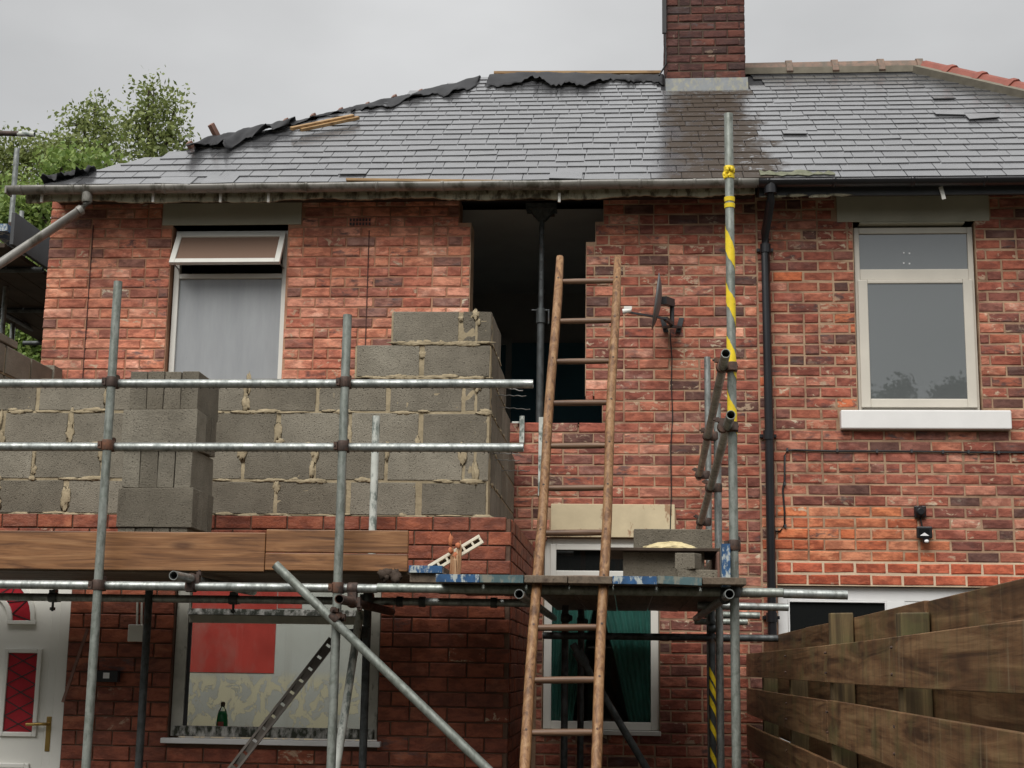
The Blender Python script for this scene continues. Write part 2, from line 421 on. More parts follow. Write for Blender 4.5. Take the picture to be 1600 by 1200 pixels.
M_RIDGE = m_plain('grey_ridge_tile', (.22, .14, .10), .6, .2, 7, 0, .4, .2, 40, (.12, .10, .075), (.45, .62))
M_BED = m_plain('bedding_mortar', (.20, .18, .14), .9, .2, 10, 0, .2, .4)
M_GUTG = m_plain('grey_gutter', (.25, .24, .215), .42, .2, 5, 0, .5, .1, 30, (.09, .085, .065), (.5, .64))
M_GUTB = m_plain('black_plastic', (.014, .014, .016), .3, .2, 5)
M_FASC = m_plain('rotten_painted_fascia', (.42, .39, .28), .7, .2, 9, 0, .3, .4, 30, (.10, .085, .055), (.45, .6))
M_DARKW = m_plain('dark_timber', (.06, .042, .03), .8, .3, 6, 0, .3, .3)
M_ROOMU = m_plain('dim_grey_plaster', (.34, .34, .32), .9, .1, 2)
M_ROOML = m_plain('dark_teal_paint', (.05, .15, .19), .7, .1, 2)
M_TOE = m_wood('wet_orange_board', [(.14, .06, .023), (.31, .142, .054), (.44, .23, .10)], 'x', .5, .9, wet=.1)
M_BOARD = m_wood('scaffold_board', [(.11, .085, .06), (.17, .13, .09), (.22, .17, .12)], 'y', .7)
M_BOARDX = m_wood('scaffold_board_along', [(.11, .085, .06), (.17, .13, .09), (.22, .17, .12)], 'x', .7)
M_BLUE = m_plain('blue_end_paint', (.022, .085, .20), .5, .4, 14, 0, .5, .2, 40, (.42, .46, .44), (.50, .56))
M_BLUEG = m_plain('worn_green_blue_paint', (.07, .13, .14), .6, .3, 14, 0, .5, .2, 40, (.20, .20, .16), (.5, .6))
M_LADD = m_wood('ladder_wood', [(.15, .068, .027), (.31, .16, .066), (.45, .27, .13)], 'z', .55, 1.1)
M_RUNG = m_wood('rung_wood', [(.11, .06, .035), (.19, .11, .065), (.26, .16, .10)], 'x', .5, 1.2)
M_FENCE = m_wood('weathered_fence_board', [(.085, .040, .016), (.24, .125, .055), (.38, .23, .11)], 'y', .5, .6, green=(.175, .145, .055), bump=.6, drips=True)
M_POST = m_wood('fence_post_wood', [(.07, .045, .018), (.13, .09, .038), (.20, .14, .06)], 'z', .7, .8, green=(.10, .10, .034))
M_BATTEN = m_wood('new_batten_wood', [(.32, .18, .07), (.46, .29, .13), (.55, .37, .19)], 'x', .6, 1.2)
M_STUB = m_plain('reddish_timber', (.22, .12, .09), .7, .3, 12, 0, .3, .3)
M_MHEAP = m_mortar('fresh_mortar', (.72, .62, .36), (.58, .48, .27), 14, 1.0)
M_CLAY = m_plain('orange_clay', (.50, .17, .08), .7, .25, 20, 0, .3, .5)
M_SPLINT = m_wood('splintered_peg_wood', [(.34, .16, .07), (.5, .30, .16), (.62, .42, .25)], 'z', .7, 2.)
M_IVORY = m_plain('ivory_plastic', (.72, .66, .52), .5, .08, 20)
M_DKGREY = m_plain('dark_grey_plastic', (.045, .047, .05), .45, .2, 8)
M_DISH = m_plain('grey_dish_metal', (.16, .163, .165), .45, .2, 8, .2)
M_CURT = m_plain('teal_curtain', (.24, .60, .55), .85, .2, 5)
M_BRASS = m_plain('brass', (.42, .28, .09), .3, .15, 9, .85)
M_REDG = m_plain('red_door_glass', (.36, .025, .035), .15, .25, 6)
M_REDP = m_plain('red_wall_paint', (.50, .062, .050), .35, .22, 3, 0, .5, .1, 20, (.44, .13, .11), (.44, .66))
M_GREENB = m_plain('green_bottle_plastic', (.01, .16, .05), .25, .1, 9)
M_CABLE = m_plain('black_cable', (.012, .012, .013), .5, .1)
M_STRING = m_plain('dark_string', (.07, .025, .018), .8, .1)
M_GROUND = m_plain('muddy_yard', (.055, .046, .036), .8, .3, 1.2, 0, .3, .4, 12, (.07, .085, .035), (.5, .66))
M_TIN = m_plain('galvanised_strip', (.30, .30, .28), .45, .2, 12, .5)
M_STRIP = m_plain('dull_brown_metal', (.10, .085, .07), .55, .25, 12, .3)
M_WHITE = m_plain('white_card', (.8, .8, .8), .6, .03)
M_BARK = m_plain('bark', (.075, .06, .045), .9, .3, 14, 0, .2, .5)

def m_plaster(name):
    k = Nt(name); p = k.pos((1, 1, .75))
    c = k.mix(k.rng(k.noise(p, 2.2, 4), .3, .7), (.46, .44, .40), (.56, .55, .53))
    q = k.xyz()
    low = k.rng(q[2], 1.45, 1.35)
    fl = k.rng(k.noise(p, 8.5, 5, .62, .8), .49, .51)
    edge = k.rng(k.math('ABSOLUTE', k.math('SUBTRACT', k.noise(p, 8.5, 5, .62, .8), .50)), 0.0, .012, 1, 0)
    c = k.mix(k.math('MULTIPLY', low, fl), c, (.66, .58, .42))
    c = k.mix(k.math('MULTIPLY', k.math('MULTIPLY', low, edge), .6), c, (.22, .19, .15))
    c = k.mix(k.rng(k.noise(k.pos((9, 9, .6)), 1.6, 4), .55, .75, 0, .35), c, (.36, .33, .30))
    return k.fin(c, .6, None)
M_PLAST = m_plaster('stripped_plaster')
def m_pane(name, col, fac_ior=2.0, rough=.015, transp=False, wob=.0):
    k = Nt(name); t = k.t
    fr = k.n('ShaderNodeFresnel'); fr.inputs[0].default_value = fac_ior
    gl = k.n('ShaderNodeBsdfGlossy'); gl.inputs['Roughness'].default_value = rough
    gl.inputs['Color'].default_value = (.95, .97, .97, 1)
    if transp:
        d = k.n('ShaderNodeBsdfTransparent'); d.inputs[0].default_value = (*col, 1)
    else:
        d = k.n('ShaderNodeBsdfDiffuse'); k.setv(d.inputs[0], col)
    ms = k.n('ShaderNodeMixShader'); k.l(fr.outputs[0], ms.inputs[0]); k.l(d.outputs[0], ms.inputs[1]); k.l(gl.outputs[0], ms.inputs[2])
    k.l(ms.outputs[0], k.out.inputs[0])
    return k.m
M_GLASS = m_pane('clear_glass', (.86, .9, .88), 1.55, .02, True)
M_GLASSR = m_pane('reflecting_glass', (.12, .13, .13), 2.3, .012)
M_GLASSD = m_pane('dark_glass', (.012, .013, .013), 1.5, .02)
M_GLASST = m_pane('tan_reflection_glass', (.24, .16, .12), 1.5, .1)  # tan of the reflected surroundings put into the pane colour
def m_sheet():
    k = Nt('streaked_pale_pane'); p = k.pos((1, 1, .16))  # pale grey pane with upright streaks and a few darker marks
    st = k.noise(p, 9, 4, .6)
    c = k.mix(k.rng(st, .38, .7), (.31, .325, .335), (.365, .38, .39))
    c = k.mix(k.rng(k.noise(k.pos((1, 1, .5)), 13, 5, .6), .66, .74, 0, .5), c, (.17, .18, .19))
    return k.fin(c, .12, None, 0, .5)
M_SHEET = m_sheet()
def m_leaf(name, a, b, c_):
    k = Nt(name); r = k.rand(True)
    col = k.ramp(r, [(0, a), (.5, b), (1, c_)])
    k.setv(k.b.inputs['Base Color'], col); k.setv(k.b.inputs['Roughness'], .55)
    tr = k.n('ShaderNodeBsdfTranslucent'); k.l(col, tr.inputs[0])
    ms = k.n('ShaderNodeMixShader'); ms.inputs[0].default_value = .35
    k.l(k.b.outputs[0], ms.inputs[1]); k.l(tr.outputs[0], ms.inputs[2]); k.l(ms.outputs[0], k.out.inputs[0])
    return k.m
M_LEAFD = m_leaf('leaf_dark', (.15, .19, .060), (.225, .275, .085), (.31, .35, .12))
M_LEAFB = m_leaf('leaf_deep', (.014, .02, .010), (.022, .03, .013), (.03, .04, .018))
M_LEAFL = m_leaf('leaf_light', (.16, .25, .06), (.23, .33, .08), (.31, .40, .11))

# ---------------------------------------------------------------- masonry helpers
def brick_mb(L, H, D, ch, jit):
    """one brick: worn front face at y = 0, body towards +y"""
    mb = MB(); vs = []
    for (ins, y) in ((ch, 0.0), (0.0, ch * .9), (0.0, D)):
        for (sx, sz) in ((-1, -1), (1, -1), (1, 1), (-1, 1)):
            vs.append((sx * (L / 2 - ins) + rnd.uniform(-jit, jit), y + (rnd.uniform(-jit, jit) * .5 if y == 0 else 0), sz * (H / 2 - ins) + rnd.uniform(-jit, jit)))
    fs = [(0, 1, 2, 3)]
    for a in (0, 4):
        for k in range(4):
            fs.append((a + k, a + 4 + k, a + 4 + (k + 1) % 4, a + (k + 1) % 4))
    return mb.add(vs, fs)
_bm = {}
def brick_base(key, L, H, D, ch, jit, mat):
    if key not in _bm:
        out = []
        for i in range(7):
            mb = brick_mb(L, H, D, ch, jit)
            out.append((mb, mesh_from(mb, 'brick', mat, np.zeros(3))))
        _bm[key] = out
    return rnd.choice(_bm[key])
def lay(x0, x1, z0, z1, course, pitch, openings=(), joint=.010, header=.10, first=None, shift=.5):
    out = []; n = int(round((z1 - z0) / course))
    for k in range(n):
        za = z0 + k * course; zc = za + course / 2
        cuts = []; x = x0 - (pitch * shift if k % 2 else 0.0)
        if first: x = x0 - first(k)
        while x < x1 - 1e-6:
            cuts.append((x, x + pitch)); x += pitch
        segs = []
        for a, b in cuts:
            if rnd.random() < header: m = (a + b) / 2; segs += [(a, m), (m, b)]
            else: segs.append((a, b))
        for a, b in segs:
            a, b = max(a, x0), min(b, x1)
            pieces = [(a, b)]
            for (oa, ob, oz0, oz1) in openings:
                if oz0 < zc < oz1:
                    q = []
                    for s, e in pieces:
                        if e <= oa or s >= ob: q.append((s, e))
                        else:
                            if s < oa: q.append((s, oa))
                            if e > ob: q.append((ob, e))
                    pieces = q
            for s, e in pieces:
                if e - s > .045:
                    out.append(((s + e) / 2, zc + rnd.uniform(-.001, .001), e - s - joint, course - joint))
    return out
def emit_bricks(items, parent, cap, name='brick', depth=.07, ch=.006, jit=.0016, hidden=None, mass_parent=None):
    """items: (world loc, rotz, L, H, material key).  The ones that show largest are objects, the rest one mass."""
    sc = []
    for it in items:
        px, py = pix(it[0])
        vis = -20 < px < 1620 and -20 < py < 1220 and not (hidden and hidden(px, py))
        sc.append((0 if vis else 1, np.linalg.norm(it[0] - CAM) - it[2] * 4))
    order = sorted(range(len(items)), key=lambda i: sc[i])
    mass = {}; 
    for r, i in enumerate(order):
        loc, rz, L, H, mk = items[i]
        typ = 'S' if L > .15 else 'H'
        bl = .228 if typ == 'S' else .109
        bmb, bme = brick_base((mk, typ, depth, ch, round(H, 4)), bl, H, depth, ch, jit, BR[mk][0])
        rot = (rnd.gauss(0, .004), rnd.gauss(0, .005), rz + rnd.gauss(0, .006))
        d = rnd.gauss(0, .0015)
        loc2 = loc + d * np.array((-math.sin(rz), math.cos(rz), 0))
        if r < cap and sc[i][0] == 0:
            inst(name, bme, loc2, rot, (L / bl, 1, 1), parent)
        else:
            R = np.array(Euler(rot).to_matrix())
            v = (np.array(bmb.v) * np.array((L / bl, 1, 1))) @ R.T + loc2
            mass.setdefault(mk, []).append((v, bmb.f))
    if mass:
        V = []; F = []; MI = []; off = 0
        for mi, (mk, lst) in enumerate(mass.items()):
            for v, f in lst:
                V.append(v); F += [tuple(off + q for q in t) for t in f]; MI += [mi] * len(f); off += len(v)
        V = np.concatenate(V); c = (V.min(0) + V.max(0)) / 2
        me = bpy.data.meshes.new(name); me.from_pydata((V - c).tolist(), [], F)
        for mk in mass: me.materials.append(BR[mk][1])
        me.polygons.foreach_set('material_index', MI); me.update()
        o = bpy.data.objects.new(name, me); COL.objects.link(o); o.parent = mass_parent or parent
        o.location = c - origin(mass_parent or parent); o['kind'] = 'stuff'; ORG[o.name] = c
def wall_core(x0, x1, z0, z1, y0, y1, openings=()):
    """solid wall with rectangular holes, faces only where they show"""
    xs = sorted({x0, x1, *[min(max(o[i], x0), x1) for o in openings for i in (0, 1)]})
    zs = sorted({z0, z1, *[min(max(o[i], z0), z1) for o in openings for i in (2, 3)]})
    def solid(i, k):
        if i < 0 or k < 0 or i >= len(xs) - 1 or k >= len(zs) - 1: return False
        cx, cz = (xs[i] + xs[i + 1]) / 2, (zs[k] + zs[k + 1]) / 2
        return not any(o[0] < cx < o[1] and o[2] < cz < o[3] for o in openings)
    mb = MB()
    for i in range(len(xs) - 1):
        for k in range(len(zs) - 1):
            if not solid(i, k): continue
            a, b, c, d = xs[i], xs[i + 1], zs[k], zs[k + 1]
            mb.add([(a, y0, c), (b, y0, c), (b, y0, d), (a, y0, d)], [(0, 1, 2, 3)])
            mb.add([(a, y1, c), (b, y1, c), (b, y1, d), (a, y1, d)], [(3, 2, 1, 0)])
            if not solid(i - 1, k): mb.add([(a, y0, c), (a, y0, d), (a, y1, d), (a, y1, c)], [(0, 1, 2, 3)])
            if not solid(i + 1, k): mb.add([(b, y0, c), (b, y0, d), (b, y1, d), (b, y1, c)], [(3, 2, 1, 0)])
            if not solid(i, k - 1): mb.add([(a, y0, c), (b, y0, c), (b, y1, c), (a, y1, c)], [(3, 2, 1, 0)])
            if not solid(i, k + 1): mb.add([(a, y0, d), (b, y0, d), (b, y1, d), (a, y1, d)], [(0, 1, 2, 3)])
    return mb
def frame_mb(mb, x0, x1, z0, z1, y0, y1, w, wb=None, wt=None):
    """rectangular frame of four butted members"""
    wb = w if wb is None else wb; wt = w if wt is None else wt
    mb.box(x0, x0 + w, y0, y1, z0, z1); mb.box(x1 - w, x1, y0, y1, z0, z1)
    mb.box(x0 + w, x1 - w, y0, y1, z0, z0 + wb); mb.box(x0 + w, x1 - w, y0, y1, z1 - wt, z1)
    return mb

# ---------------------------------------------------------------- ground
g = MB(); N = 60
xs = np.linspace(-150, 150, N); ys = np.linspace(-120, 220, N)
g.add([(x, y, -0.02 + .03 * math.sin(x * .9) * math.sin(y * 1.1)) for y in ys for x in xs],
      [(j * N + i, j * N + i + 1, (j + 1) * N + i + 1, (j + 1) * N + i) for j in range(N - 1) for i in range(N - 1)], True)
build(g, 'ground', M_GROUND, kind='structure')

# ---------------------------------------------------------------- the pair of houses
W = 11.65                                        # front face of the house wall
PX = 1.03                                        # where the left house ends and the right one begins
ZT = 5.27
CO, PI_ = .0852, .2386                           # old imperial brick: course and pitch
houseL = empty('brick_house', (-1.9, W + 3, 0), 'red brick house with torn open upper wall, stripped ridge and chimney, behind the scaffold', 'house')
houseR = empty('brick_house', (3.6, W + 3, 0), 'red brick house with intact roof, red hip tiles and black gutter, above the fence', 'house')

LWIN = (-3.755, -2.785, 3.5, 5.05)
HOLE = [(-1.27, -.335, 3.367, 4.97), (-1.37, -.335, 5.055, 5.30), (-1.27, -.335, 4.97, 5.055), (-.335, -.195, 5.055, 5.30), (-.335, -.26, 4.885, 5.055), (-.335, -.20, 3.367, 3.62)]
GWIN = (-.648, .245, 1.0, 2.50)
CLINT = (-.60, .372, 2.50, 2.765)
LLINT = (-3.846, -2.672, 5.05, 5.29)
RWIN = (1.795, 2.745, 3.5, 5.035)
RLINT = (1.666, 2.867, 5.035, 5.29)
PDOOR = (1.148, 3.05, 0.05, 2.146)
RSILL = (1.648, 2.95, 3.352, 3.5)
XTOP = (-4.65, -.70, 0.0, 2.40)                   # hidden inside of the extension, stripped to plaster
opL = [LWIN, GWIN, *HOLE]
opR = [RWIN, PDOOR]
wallL = build(wall_core(-4.79, -1.3, 0, ZT, W + .007, W + .25, opL), 'wall', M_MORT2, houseL)
wallL2 = build(wall_core(-1.3, PX, 0, ZT, W + .006, W + .25, opL), 'wall', M_MORT, houseL)
wallR = build(wall_core(PX, 6.2, 0, ZT, W + .006, W + .25, opR), 'wall', M_MORT, houseR)
b = MB(); b.box(-4.79, -4.54, W + .2501, W + 6, 0, ZT); b.box(-4.54, PX - .01, W + 5.75, W + 6, 0, ZT)
build(b, 'side_wall', M_MORTX, houseL)
b = MB(); b.box(5.95, 6.2, W + .2501, W + 6, 0, ZT); b.box(PX + .01, 5.95, W + 5.75, W + 6, 0, ZT)
build(b, 'side_wall', M_MORTX, houseR)

def mat_at(x, z):
    if x < -1.2: return 'warm'
    return 'old'
def corner(k):                                   # toothed start at the left corner: header / stretcher
    return PI_ * .5 if k % 2 else 0.0
itL = []
for x, z, L, H in lay(-4.80, PX, 0.0, 62 * CO, CO, PI_, opL + [LLINT, CLINT, XTOP], .0108, .14, corner):
    itL.append((np.array((x, W, z)), 0.0, L, H, 'warm' if x < -1.2 or rnd.random() < .06 else 'old'))
itR = []
NEWZ = (2.33, 2.76)
for x, z, L, H in lay(PX + .003, 6.2, 2.33 - 27 * CO, 2.33 + 35 * CO, CO, PI_, opR + [RLINT, RSILL, (1.13, 6.2, 2.145, 2.328)], .0118, .14):
    new = 1.13 < x < 2.30 and 2.33 < z < 2.33 + 5 * CO + (.0 if x < 2.2 else -.2)
    itR.append((np.array((x, W, z)), 0.0, L, H, 'new' if new or rnd.random() < .03 else 'old'))
for x, z, L, H in lay(1.14, 5.2, 2.148, 2.148 + 2 * .0905, .0905, .2386, (), .014, 0.0):
    itR.append((np.array((x, W - .004, z)), 0.0, L, H, 'band'))
b = MB(); b.box(1.13, 5.2, W + .002, W + .0059, 2.147, 2.335)
build(b, 'mortar_band', M_MORTN, houseR)
def hidL(px, py):
    if px < 545 and py > 600: return True
    if px < 610 and py > 555: return px > 100 or py > 590
    if px < 770 and py > 490 and px > 610: return True
    if px < 850 and py > 650: return True
    return py > 1000 and px < 1040
emit_bricks(itL, wallL, 300, jit=.0028, ch=.007, hidden=hidL)
emit_bricks(itR, wallR, 300, jit=.0026, ch=.008, hidden=lambda px, py: py > 905 - max(0, (px - 1215)) * .02 + 15 and px > 1215)
# left gable returns one brick deep are the corner bricks themselves

# lintels, sills
def part_box(name, mat, parent, x0, x1, y0, y1, z0, z1, bevel=.004, **k):
    return build(MB().box(x0, x1, y0, y1, z0, z1), name, mat, parent, bevel=bevel, **k)
part_box('lintel', M_LINT, houseL, LLINT[0] + .004, LLINT[1] - .004, W - .006, W + .2, LLINT[2], LLINT[3])
part_box('lintel', M_LINT, houseR, RLINT[0] + .004, RLINT[1] - .004, W - .006, W + .2, RLINT[2], RLINT[3])
part_box('lintel', M_LINT, houseR, RLINT[0] + .18, RLINT[1] - .2, W - .010, W + .1, RLINT[2] - .018, RLINT[2] - .001)
part_box('lintel', M_CREAM, houseL, CLINT[0] + .004, CLINT[1] - .004, W - .005, W + .2, CLINT[2] + .002, CLINT[3] - .004, label='peeling cream painted lintel')

# ---- upper left window: tilted top vent, pale lower pane
wx0, wx1, wz0, wz1 = LWIN
Yf = W + .075
win = build(frame_mb(MB(), wx0 + .012, wx1 - .006, wz0, wz1 - .03, Yf, Yf + .06, .045), 'window', M_PVC, houseL, bevel=.004)
part = build(MB().box(wx0 + .058, wx1 - .052, Yf + .002, Yf + .05, 4.615, 4.655), 'transom', M_PVC, win, bevel=.003)
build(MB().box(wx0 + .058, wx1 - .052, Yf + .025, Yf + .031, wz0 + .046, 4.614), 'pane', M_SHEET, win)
def sash_quad(p00, p10, p11, p01, w, t, name, pane_mat, parent, fmat):
    """frame on four corner points (bottom left, bottom right, top right, top left)"""
    P = [np.array(p, float) for p in (p00, p10, p11, p01)]
    u = unit(P[1] - P[0]); v = unit(P[3] - P[0]); nrm = unit(np.cross(u, v))
    Wd, Hg = np.linalg.norm(P[1] - P[0]), np.linalg.norm(P[3] - P[0])
    q = lambda a, c_: P[0] + u * a + v * c_
    mb = MB()
    for (a0, a1, c0, c1) in ((0, w, 0, Hg), (Wd - w, Wd, 0, Hg), (w, Wd - w, 0, w), (w, Wd - w, Hg - w, Hg)):
        mb.obox(q((a0 + a1) / 2, (c0 + c1) / 2), (u, v, nrm), ((a1 - a0) / 2, (c1 - c0) / 2, t / 2))
    f = build(mb, name, fmat, parent, bevel=.004)
    build(MB().obox(q(Wd / 2, Hg / 2), (u, v, nrm), (Wd / 2 - w + .001, Hg / 2 - w + .001, .003)), 'pane', pane_mat, parent)
    return f
yt, yb = Yf - .02, Yf - .20
pt = at(276, 366, yt); ztop = pt[2]; zbot = at(263, 412, yb)[2]
sash_quad((wx0 + .03, yb, zbot), (wx1 - .025, yb, zbot), (wx1 - .025, yt, ztop), (wx0 + .03, yt, ztop), .045, .035, 'sash', M_GLASST, win, M_PVC)
b = MB()
for xx in (wx0 + .045, wx1 - .04):
    b.bar((xx, yb + .03, zbot + .02), (xx, Yf + .02, zbot + .01), .012, .004, (0, 0, 1))
build(b, 'window_stay', M_TIN, win)
part_box('sill', M_SILL, houseL, wx0 - .14, wx1 + .16, W - .05, W + .13, wz0 - .148, wz0 - .002)
b = MB(); b.box(wx0 - .3, wx1 + .3, W + .2505, W + 1.6, 3.0, 5.2)
for i, f in enumerate(list(b.f)):
    b.f[i] = f[::-1]
del b.f[2]; del b.sm[2]
build(b, 'bedroom', M_ROOMU, houseL)

# ---- upper right window
wx0, wx1, wz0, wz1 = RWIN
Yr = W + .045
win = build(frame_mb(MB(), wx0 + .01, wx1 - .008, wz0 + .002, wz1 - .035, Yr, Yr + .07, .042, .05, .05), 'window', M_PVCC, houseR, bevel=.005)
fx0, fx1 = wx0 + .052, wx1 - .05
b = MB(); b.box(fx0, fx1, Yr - .004, Yr + .05, 4.565, 4.655)
frame_mb(b, fx0 - .022, fx1 + .022, wz0 + .035, 4.564, Yr - .022, Yr - .0005, .075, .07, .03)
build(b, 'sash', M_PVCC, win, bevel=.006)
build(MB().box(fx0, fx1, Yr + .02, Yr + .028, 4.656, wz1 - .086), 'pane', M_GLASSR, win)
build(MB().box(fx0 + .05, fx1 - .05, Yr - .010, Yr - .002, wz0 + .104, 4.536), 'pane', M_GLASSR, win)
b = MB()
for ax, az in ((1412, 395), (1421, 396), (1412, 411), (1421, 412)):
    p = at(ax, az, Yr + .019); b.box(p[0] - .006, p[0] + .006, Yr + .0165, Yr + .0195, p[2] - .006, p[2] + .006)
build(b, 'sticker_dots', M_WHITE, win)
b = MB(); b.box(fx0 - .04, fx1 + .04, Yr + .003, Yr + .07, wz0 - .001, wz0 + .03)
build(b, 'sill_cap', M_PVCC, win)
part_box('sill', M_SILL, houseR, RSILL[0] + .004, RSILL[1] - .004, W - .07, W + .12, RSILL[2], RSILL[3], .01)

# ---- ground floor window behind the ladder
gx0, gx1, gz0, gz1 = GWIN
Yg = W + .06
win = build(frame_mb(MB(), gx0 + .004, gx1 - .004, gz0 + .04, gz1 - .004, Yg, Yg + .07, .06, .06, .06), 'window', M_PVC, houseL, bevel=.004)
b = MB(); b.box(gx0 + .065, gx1 - .065, Yg + .002, Yg + .06, 2.12, 2.21)
frame_mb(b, gx0 + .05, gx1 - .05, 2.20, gz1 - .05, Yg - .02, Yg - .0005, .045)
build(b, 'transom', M_PVC, win, bevel=.004)
build(MB().box(gx0 + .065, gx1 - .065, Yg + .03, Yg + .036, gz0 + .1, 2.119), 'pane', M_GLASS, win)
build(MB().box(gx0 + .065, gx1 - .065, Yg + .03, Yg + .036, 2.211, gz1 - .065), 'pane', M_GLASSD, win)
part_box('sill', M_PVC, win, gx0 - .01, gx1 + .01, W - .03, W + .059, gz0 + .004, gz0 + .038)
b = MB(); b.box(gx0 - .3, gx1 + .3, W + .2505, W + 2.2, .4, 2.62)
for i, f in enumerate(list(b.f)): b.f[i] = f[::-1]
del b.f[2]; del b.sm[2]
build(b, 'kitchen', M_ROOMU, houseL)
def curtain(x0t, x1t, x0b, x1b, z0, z1, y, n, seed, label):
    g_ = random.Random(seed); mb = MB(); R, Cn = 14, n * 6
    for j in range(R + 1):
        t = j / R; z = z1 + (z0 - z1) * t; e = t ** .8
        a, c_ = x0t + (x0b - x0t) * e, x1t + (x1b - x1t) * e
        for i in range(Cn + 1):
            u = i / Cn
            mb.v.append((a + (c_ - a) * u, y + .022 * math.sin(u * n * 2 * math.pi + .6 * math.sin(7 * u)) + .006 * math.sin(3 * t + 9 * u), z))
    for j in range(R):
        for i in range(Cn):
            q = j * (Cn + 1) + i
            mb.f.append((q, q + 1, q + Cn + 2, q + Cn + 1)); mb.sm.append(True)
    return build(mb, 'curtain', M_CURT, None, label, 'curtain', 'teal curtains in the ground floor window', solid=.004)
Yc = Yg + .075
curtain(at(858, 975, Yc)[0], at(935, 975, Yc)[0], at(858, 1140, Yc)[0], at(893, 1140, Yc)[0], 1.05, 2.08, Yc, 6, 1, 'left teal curtain, drawn back narrow behind the ladder')
curtain(at(930, 975, Yc)[0], at(1026, 975, Yc)[0], at(985, 1140, Yc)[0], at(1030, 1140, Yc)[0], 1.05, 2.08, Yc, 8, 2, 'right teal curtain with wide folds swept to the right of the ladder')

# ---- neighbour's white patio doors
px0, px1, pz0, pz1 = PDOOR
Yp = W + .05
pd = build(frame_mb(MB(), px0 + .006, px1, pz0, pz1 - .004, Yp, Yp + .07, .075, .08, .105), 'patio_door', M_PVCW, houseR, bevel=.004)
b = MB(); xm = at(1385, 950, Yp)[0]
frame_mb(b, px0 + .082, xm, pz0 + .082, pz1 - .111, Yp - .012, Yp + .05, .012)
b.box(xm + .001, xm + .14, Yp - .006, Yp + .06, pz0 + .081, pz1 - .11)
build(b, 'sash', M_PVCW, pd, bevel=.003)
build(MB().box(px0 + .095, xm - .013, Yp + .01, Yp + .016, pz0 + .095, pz1 - .124), 'pane', M_GLASSD, pd)
build(MB().box(xm + .142, px1 - .076, Yp + .005, Yp + .05, pz0 + .081, pz1 - .11), 'door_panel', M_PVCW, pd)
b = MB(); b.box(px0, px1, W + .26, W + 2.5, 0, 2.4)
for i, f in enumerate(list(b.f)): b.f[i] = f[::-1]
del b.f[2]; del b.sm[2]
build(b, 'dining_room', M_ROOMU, houseR)

# ---- the room seen through the broken wall
b = MB(); b.box(-2.3, .7, W + .2505, W + 3.1, 2.75, 5.24)
for i, f in enumerate(list(b.f)): b.f[i] = f[::-1]
del b.f[2]; del b.sm[2]
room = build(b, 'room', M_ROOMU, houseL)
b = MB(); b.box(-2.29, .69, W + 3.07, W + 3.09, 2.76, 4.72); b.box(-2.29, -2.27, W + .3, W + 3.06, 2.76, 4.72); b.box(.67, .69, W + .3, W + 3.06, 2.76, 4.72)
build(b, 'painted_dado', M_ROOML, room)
b = MB(); p = at(793, 540, W + 3.0)
frame_mb(b, p[0] - .5, p[0] + .04, 2.77, p[2] + .08, W + 3.03, W + 3.065, .06)
build(b, 'door_frame', M_ROOMU, room)
b = MB()
for i in range(9):                               # crumbs of brick left on the broken ledge
    q = at(880 + 7.5 * i + rnd.uniform(-2, 2), 668, W + .05)
    b.blob((q[0], W + rnd.uniform(.03, .16), 3.372 + .012), (.022 * rnd.uniform(.5, 1.2), .02, .018 * rnd.uniform(.5, 1.5)), i, 6, 4, .35)
build(b, 'mortar_crumbs', M_MORT, houseL, kind='stuff')

# ---- air brick and the two dark vertical lines on the left wall
p0, p1 = at(546, 341, W), at(580, 353, W)
b = MB()
b.box(p0[0], p1[0], W - .004, W + .02, p1[2], p0[2])
ab = build(b, 'air_brick', BR['warm'][0], houseL)
b = MB()
for r_ in range(2):
    for i in range(7):
        cx = p0[0] + (i + .5) * (p1[0] - p0[0]) / 7; cz = p1[2] + (r_ + .5) * (p0[2] - p1[2]) / 2
        b.box(cx - .007, cx + .007, W - .006, W + .01, cz - .012, cz + .012)
build(b, 'vent_hole', M_CABLE, ab)
b = MB(); p, q = at(577, 360, W), at(574, 592, W)
b.box(p[0] - .004, p[0] + .004, W - .005, W + .02, q[2] - .5, p[2])
build(b, 'saw_cut', M_STRING, houseL)
b = MB(); p = at(146, 352, W); q = at(131, 592, W)
b.box(p[0] - .0035, p[0] + .0035, W - .005, W + .02, q[2] - .5, p[2])
build(b, 'saw_cut', M_STRING, houseL)

